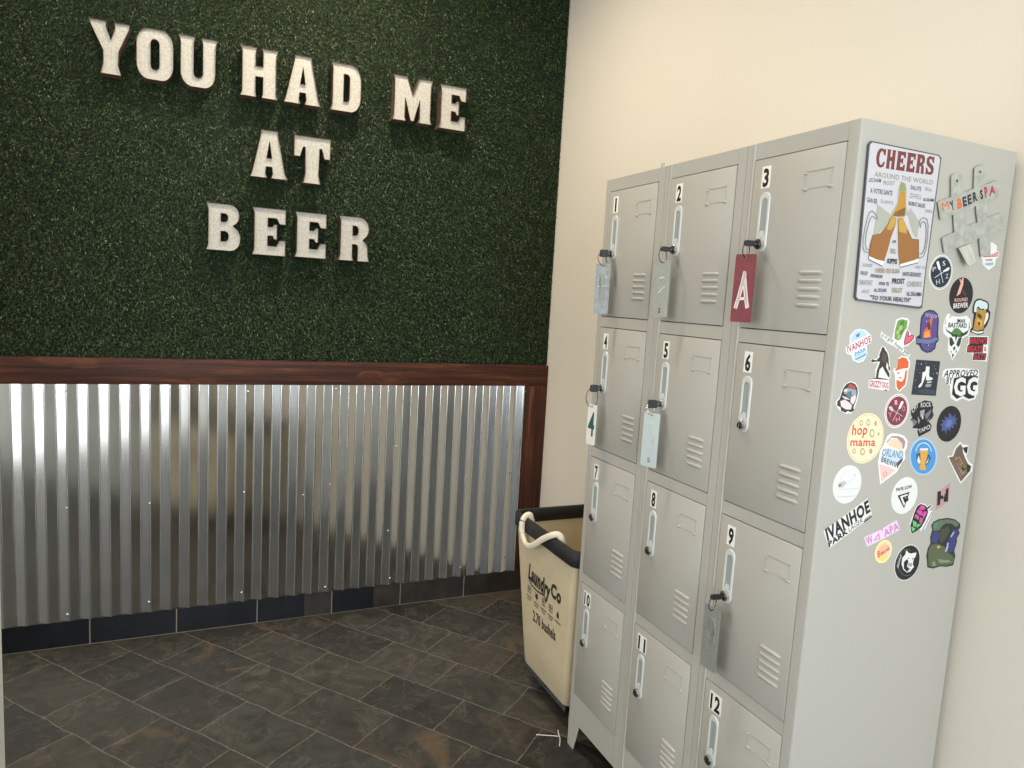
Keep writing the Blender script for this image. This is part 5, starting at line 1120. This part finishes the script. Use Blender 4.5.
key_tag(1, .8424, 1.5933, 1.4437, 30, .05, M['tagblu2'], 'scratched blue-grey metal key tag with a raised figure, hanging from the door numbered 1',
        lambda w, H: [('line', M['taggrey'], .0012, [(-.012, .030), (-.002, .042), (-.002, -.038)], [(.006, .044), (.006, -.038), (-.010, -.038)]), ('line', M['tagblue'], .0010, [(.010, .040), (.014, .032)], [(-.016, .006), (.014, .010)])], True)
key_tag(2, .5455, 1.5964, 1.4475, 20, .05, M['taggrey'], 'grey key tag with small black 2 near its bottom edge, hanging from door 2',
        lambda w, H: [('text', M['digit'], .0002, '2', -.004, .004, -H/2+.012, -H/2+.024, 1), ('line', M['galvl'], .0012, [(-.008, -.012), (.012, .006)], [(-.006, .026), (.002, .030), (.008, .028)])])
key_tag(3, .2388, 1.6007, 1.4498, 18, .05, M['tagred'], 'dark red key tag painted with a white letter A',
        lambda w, H: [('line', M['tagpaint'], .0004, [(-.016, -.045), (-.010, -.020), (-.004, .010), (.000, .038)], [(.016, -.042), (.010, -.018), (.004, .014), (.000, .038)], [(-.010, -.024), (.011, -.022)], [(-.0135, -.046), (-.0075, -.020), (-.0010, .012), (.0025, .034)], [(.0135, -.044), (.0075, -.018), (.0010, .012)])])
key_tag(4, .8471, 1.1653, 1.0407, 8, .042, M['tagwhite'], 'white key tag with a large dark green number 4',
        lambda w, H: [('text', M['taggreen'], .0002, '4', -.0150, .0150, -.034, .040, 1)], True)
key_tag(5, .5386, 1.1926, 1.0452, 21, .05, M['tagblue'], 'pale blue key tag with a small black 5 near its bottom edge',
        lambda w, H: [('text', M['digit'], .0002, '5', -.004, .005, -H/2+.012, -H/2+.025, 0), ('line', M['galvl'], .0012, [(.008, .046), (-.008, .046), (-.009, .018)]+arc2(-.001, .008, .009, .014, 120, -60), [(.010, .044), (.012, -.028), (.004, -.034)])], True)
key_tag(9, .2378, .7799, .6258, 5, .05, M['taggrey'], 'grey plastic key tag with a large raised rounded 9, hanging from the door numbered 9',
        lambda w, H: [('line', M['taggrey'], .0022, arc2(0, .024, .013, .026, 0, 360, 18), [(.013, .024), (.013, -.004), (.008, -.024), (-.004, -.030), (-.012, -.022), (-.011, -.012)]), ('line', M['taggrey'], .0016, arc2(0, .024, .0055, .014, 0, 360, 14))])

# ------------------------------------------------------------------ magnets and stickers on the locker side
def side(a, b, h): return (a/1000, -h, b/1000)
for name, cat, label, group, lays in DATA['ST']:
    b = lays[0]
    if b[0] == 'c':
        nn = 48; pts = [(b[2][0]+b[3]*math.cos(2*PI*i/nn), b[2][1]+b[3]*math.sin(2*PI*i/nn)) for i in range(nn)]
    elif b[0] == 'e':
        nn = 48; m, u, w = b[2:5]; pts = [(m[0]+u[0]*math.cos(2*PI*i/nn)+w[0]*math.sin(2*PI*i/nn), m[1]+u[1]*math.cos(2*PI*i/nn)+w[1]*math.sin(2*PI*i/nn)) for i in range(nn)]
    else: pts = b[2]
    pr = Print(side)
    if name == 'tin_sign':
        pr.h = .0035; pr.sheet([pts], inkmat(b[1]), .0016); step = .00004
    else:
        pr.h = -.0003; pr.sheet([pts], inkmat(b[1]), .0009); step = .00003
    for l in lays[1:]: ink(pr, l, inkmat, step)
    cx = sum(p[0] for p in pts)/len(pts)/1000; cz = sum(p[1] for p in pts)/len(pts)/1000
    o = pr.build(name, None, (cx, 0, cz)); tag(o, label, cat, 'stickers on the locker side' if cat == 'sticker' else None)
# hash-shaped sign
HS = DATA['HS']
ctr = HS[0][2]; cx = sum(p[0] for p in ctr)/len(ctr)/1000; cz = sum(p[1] for p in ctr)/len(ctr)/1000
hs = empty('hash_sign', (cx, 0, cz), 'galvanised metal sign shaped like a hash mark with hand-lettered coloured words', 'sign')
sd = lambda a, b, h: (a/1000-cx, -h, b/1000-cz)
pr = Print(sd); pr.h = .003; pr.sheet([HS[0][2], HS[1][2]], M['galv'], .0018); pr.build('plate', hs)
for l in DATA['HT']:
    pr = Print(sd); pr.h = .0048; ink(pr, l, inkmat, .00015); pr.build('lettering', hs)
pr = Print(sd)
for p in DATA['HB'][1][1]:
    pr.h = .0050; pr.flat([(p[0]+3*math.cos(2*PI*k/12), p[1]+3*math.sin(2*PI*k/12)) for k in range(12)], [tuple(range(12))], M['nail'])
pr.build('nail_hole', hs)
# the bent lower end of the left bar leans out from the locker
q = DATA['HB'][0][2]; ztop = max(p[1] for p in q); zbot = min(p[1] for p in q)
pr = Print(lambda a, b, h: (a/1000-cx, -h-.014*(ztop-b)/(ztop-zbot), b/1000-cz)); pr.h = .0032; pr.sheet([q], M['galvl'], .0014); pr.build('bent_end', hs)

# ------------------------------------------------------------------ laundry hamper
hy0, hy1 = .938, 1.432
ham = empty('laundry_hamper', (.2, 1.18, 0), 'tan canvas laundry hamper with a black rim in the corner behind the locker', 'hamper')
HO = Vector((.2, 1.18, 0))
def loopat(t, inset=0):
    """outline of the hamper at height fraction t (0 bottom, 1 top)"""
    x0, x1 = .016*(1-t)+inset, .385*(1-t)+.402*t-inset
    y0, y1 = .968*(1-t)+hy0*t+inset, 1.325*(1-t)+hy1*t-inset
    return rrect(x0, x1, y0, y1, .035-inset*.5, 6)
Z0, Z1 = .085, .615
bm = bmesh.new(); rings = []
def ring(l, z): rings.append([bm.verts.new((p[0], p[1], z)) for p in l])
ring(loopat(.0, .02), Z0); ring(loopat(.0, .004), Z0+.002); ring(loopat(.015), Z0+.012)
for t in (.25, .5, .75, 1): ring(loopat(t), Z0+(Z1-Z0)*t)
ring(loopat(1, .005), Z1)
for t in (.7, .35, .03): ring(loopat(t, .006), Z0+(Z1-Z0)*t)
for A, B in zip(rings, rings[1:]):
    nn = len(A)
    for k in range(nn): bm.faces.new((A[k], A[(k+1) % nn], B[(k+1) % nn], B[k]))
bm.faces.new(rings[0][::-1]); bm.faces.new(rings[-1])
o = bmobj('canvas_bag', bm, M['canvas'], None, 40); o.parent = ham; o.location = -HO
bm = bmesh.new(); rl = loopat(1, .0); prof = [(.009, .0), (.0095, .046), (.006, .051), (-.006, .051), (-.0095, .046), (-.0095, .0), (-.006, -.003), (.006, -.003)]
rings = []
for dx, dz in prof: rings.append([bm.verts.new((p[0], p[1], Z1-.012+dz)) for p in loopat(1, -dx)])
for i in range(len(rings)):
    A, B = rings[i], rings[(i+1) % len(rings)]; nn = len(A)
    for k in range(nn): bm.faces.new((A[k], A[(k+1) % nn], B[(k+1) % nn], B[k]))
o = bmobj('rim', bm, M['black'], None, 50); o.parent = ham; o.location = -HO
# rope handle over the rim
path = smoothpath([(.022, 1.325, .605), (.020, 1.322, .640), (.008, 1.318, .667), (-.010, 1.318, .664), (-.022, 1.318, .640), (-.022, 1.312, .600), (-.020, 1.295, .577), (-.024, 1.258, .572), (-.026, 1.205, .592), (-.024, 1.150, .630), (-.014, 1.100, .662), (.004, 1.082, .670), (.018, 1.075, .652), (.022, 1.072, .612)], 7)
bm = bmesh.new(); tube(bm, path, .0105, 10, squash=(.0085, .0115)); o = bmobj('rope_handle', bm, M['rope'], None, 60); o.parent = ham; o.location = -HO
# printing
def hamf(y, z): return (.016*(Z1-z)/(Z1-Z0)-.0012, y, z)
pr = Print(lambda a, b, h: hamf(a, b))
def hp(s, A, B, Cc, bold, italic=0):
    v, f = text2d(s, bold); g = aff(A, B, Cc); pr.flat([g((p[0]+p[1]*italic, p[1])) for p in v], f, M['print_'])
hp('Laundry', (1.292, .432), (1.115, .420), (1.2925, .492), 2, .05); hp('Co', (1.108, .440), (1.030, .437), (1.108, .492), 2, .05)
v, f = ribbon([(1.285, .424), (1.26, .414), (1.21, .410), (1.16, .417), (1.14, .405)], .006); pr.flat(v, f, M['print_'])
for i, (y, z) in enumerate([(1.2786, .390), (1.2165, .388), (1.1583, .390), (1.1018, .391), (1.0476, .392)]):
    if i == 1: pts = [(y+.016*math.cos(2*PI*k/10+.3)*(1 if k % 2 else .5), z+.016*math.sin(2*PI*k/10+.3)*(1 if k % 2 else .5)) for k in range(10)]; fl, tr = tess([pts]); pr.flat(fl, tr, M['print_'])
    elif i == 4: pts = [(y+.008, z-.012), (y-.008, z-.012), (y-.008, z), (y, z+.014), (y+.008, z)]; fl, tr = tess([pts[::-1]]); pr.flat(fl, tr, M['print_'])
    else:
        for l in ([(y+.013, z+.012), (y-.013, z+.012), (y-.011, z-.012), (y+.011, z-.012), (y+.013, z+.012)], [(y+.010, z+.002), (y-.010, z+.002)], [(y, z+.01), (y, z-.01)]):
            v, f = ribbon(l, .003); pr.flat(v, f, M['print_'])
    for q, ww in ((0, .022), (1, .014)):
        if i == 4 and q: continue
        hp('WASHING' if q == 0 else 'FOLD', (y+ww, z-.031-.011*q), (y-ww, z-.031-.011*q), (y+ww, z-.024-.011*q), 1)
hp('2.70 bushels', (1.240, .286), (1.058, .290), (1.241, .326), 1)
o = pr.build('print', None); o.parent = ham; o.location = -HO
# wheeled base
bm = bmesh.new(); fr = [(.030, .990), (.372, .990), (.372, 1.300), (.030, 1.300)]
tube(bm, [(a, b, .0665) for a, b in fr], .009, 4, closed=True, squash=(.011, .013))
for a, b in ((.19, .99), (.19, 1.30)): box(bm, a-.012, a+.012, b-.008, b+.008, .076, .087)
for (a, b) in ((.03, 1.145), (.372, 1.145)): box(bm, a-.008, a+.008, b-.012, b+.012, .076, .0855)
o = bmobj('base_frame', bm, M['frame'], None, 30); o.parent = ham; o.location = -HO
for a, b in fr:
    cx_, cy_ = a+(.060 if a < .2 else -.060), b+(.045 if b < 1.1 else -.045)
    bm = bmesh.new()
    for yy0 in (cy_-.009,):
        rr = [bm.verts.new((cx_+.024*math.cos(2*PI*k/18), yy0, .024+.024*math.sin(2*PI*k/18))) for k in range(18)]
        r2 = [bm.verts.new((p.co.x, yy0+.018, p.co.z)) for p in rr]
        for k in range(18): bm.faces.new((rr[k], rr[(k+1) % 18], r2[(k+1) % 18], r2[k]))
        bm.faces.new(rr[::-1]); bm.faces.new(r2)
    box(bm, cx_-.005, cx_+.005, cy_-.013, cy_-.0095, .020, .062); box(bm, cx_-.005, cx_+.005, cy_+.0095, cy_+.013, .020, .062); box(bm, cx_-.010, cx_+.010, cy_-.013, cy_+.013, .053, .057)
    o = bmobj('caster', bm, M['rubber'], None, 40); o.parent = ham; o.location = -HO

# ------------------------------------------------------------------ small white T-shaped strip on the floor
bm = bmesh.new()
tube(bm, smoothpath([(-.081, .987, .0014), (-.045, .970, .0014), (-.008, .952, .0014)], 5), .0013, 6)
tube(bm, smoothpath([(.001, .982, .0034), (-.008, .960, .0036), (-.016, .935, .0034), (-.034, .905, .0018)], 5), .0017, 6)
tag(bmobj('tag_fastener', bm, M['nylon'], None, 60, origin=(-.03, .95, 0)), 'tiny white T-shaped plastic strip lying on the slate floor by the locker foot', 'plastic strip')

# ------------------------------------------------------------------ light
def area(name, loc, rot, sx, sy, power, col, shape='RECTANGLE', spread=180):
    l = bpy.data.lights.new(name, 'AREA'); l.shape = shape; l.size = sx; l.size_y = sy; l.energy = power; l.color = col; l.spread = math.radians(spread)
    o = link(bpy.data.objects.new(name, l)); o.location = loc; o.rotation_euler = rot; return o
WARM = (1, .86, .66)
WARM = (1, .85, .64)
for i, (x, y, p) in enumerate(((-.60, 1.45, 25), (-1.55, 1.25, 11), (-.40, -.30, 5), (-.40, -1.8, 5))):  # the second is an added fill that brightens the door leaf
    area('downlight_and_fill', (x, y, H_ROOM-.02), (0, 0, 0), .16, .16, p, WARM, 'DISK', 150)
area('daylight_front', (-1.3, -3.60, 1.45), (math.radians(90), 0, 0), 2.1, 2.3, 150, (.86, .94, 1))
area('daylight_side', (-4.6, .7, 1.45), (0, math.radians(-90), 0), 2.7, 2.3, 50, (1, .96, .88))
area('daylight_side', (-4.6, -2.25, 1.45), (0, math.radians(-90), 0), 2.7, 2.0, 10, (1, .96, .88))
w = bpy.data.worlds.new('world'); SC.world = w; w.use_nodes = True
w.node_tree.nodes['Background'].inputs['Color'].default_value = (.82, .91, 1, 1); w.node_tree.nodes['Background'].inputs['Strength'].default_value = 0.8

# ------------------------------------------------------------------ camera
cam = bpy.data.cameras.new('camera'); cam.sensor_width = 36; cam.sensor_fit = 'HORIZONTAL'; cam.lens = 705.608/1024*36; cam.clip_start = .02
co = link(bpy.data.objects.new('camera', cam))
Rm = Matrix(((.911945564, -.004520416, -.410286307), (-.406212117, .131043443, -.904333640), (.057853294, .991366321, .117668239)))
co.matrix_world = Matrix.Translation((-1.15138855, -1.00432398, 1.4689453)) @ Rm.to_4x4()
SC.camera = co
vs = SC.view_settings; vs.view_transform = 'Standard'; vs.look = 'None'; vs.gamma = 1; vs.exposure = -0.12; vs.use_curve_mapping = False
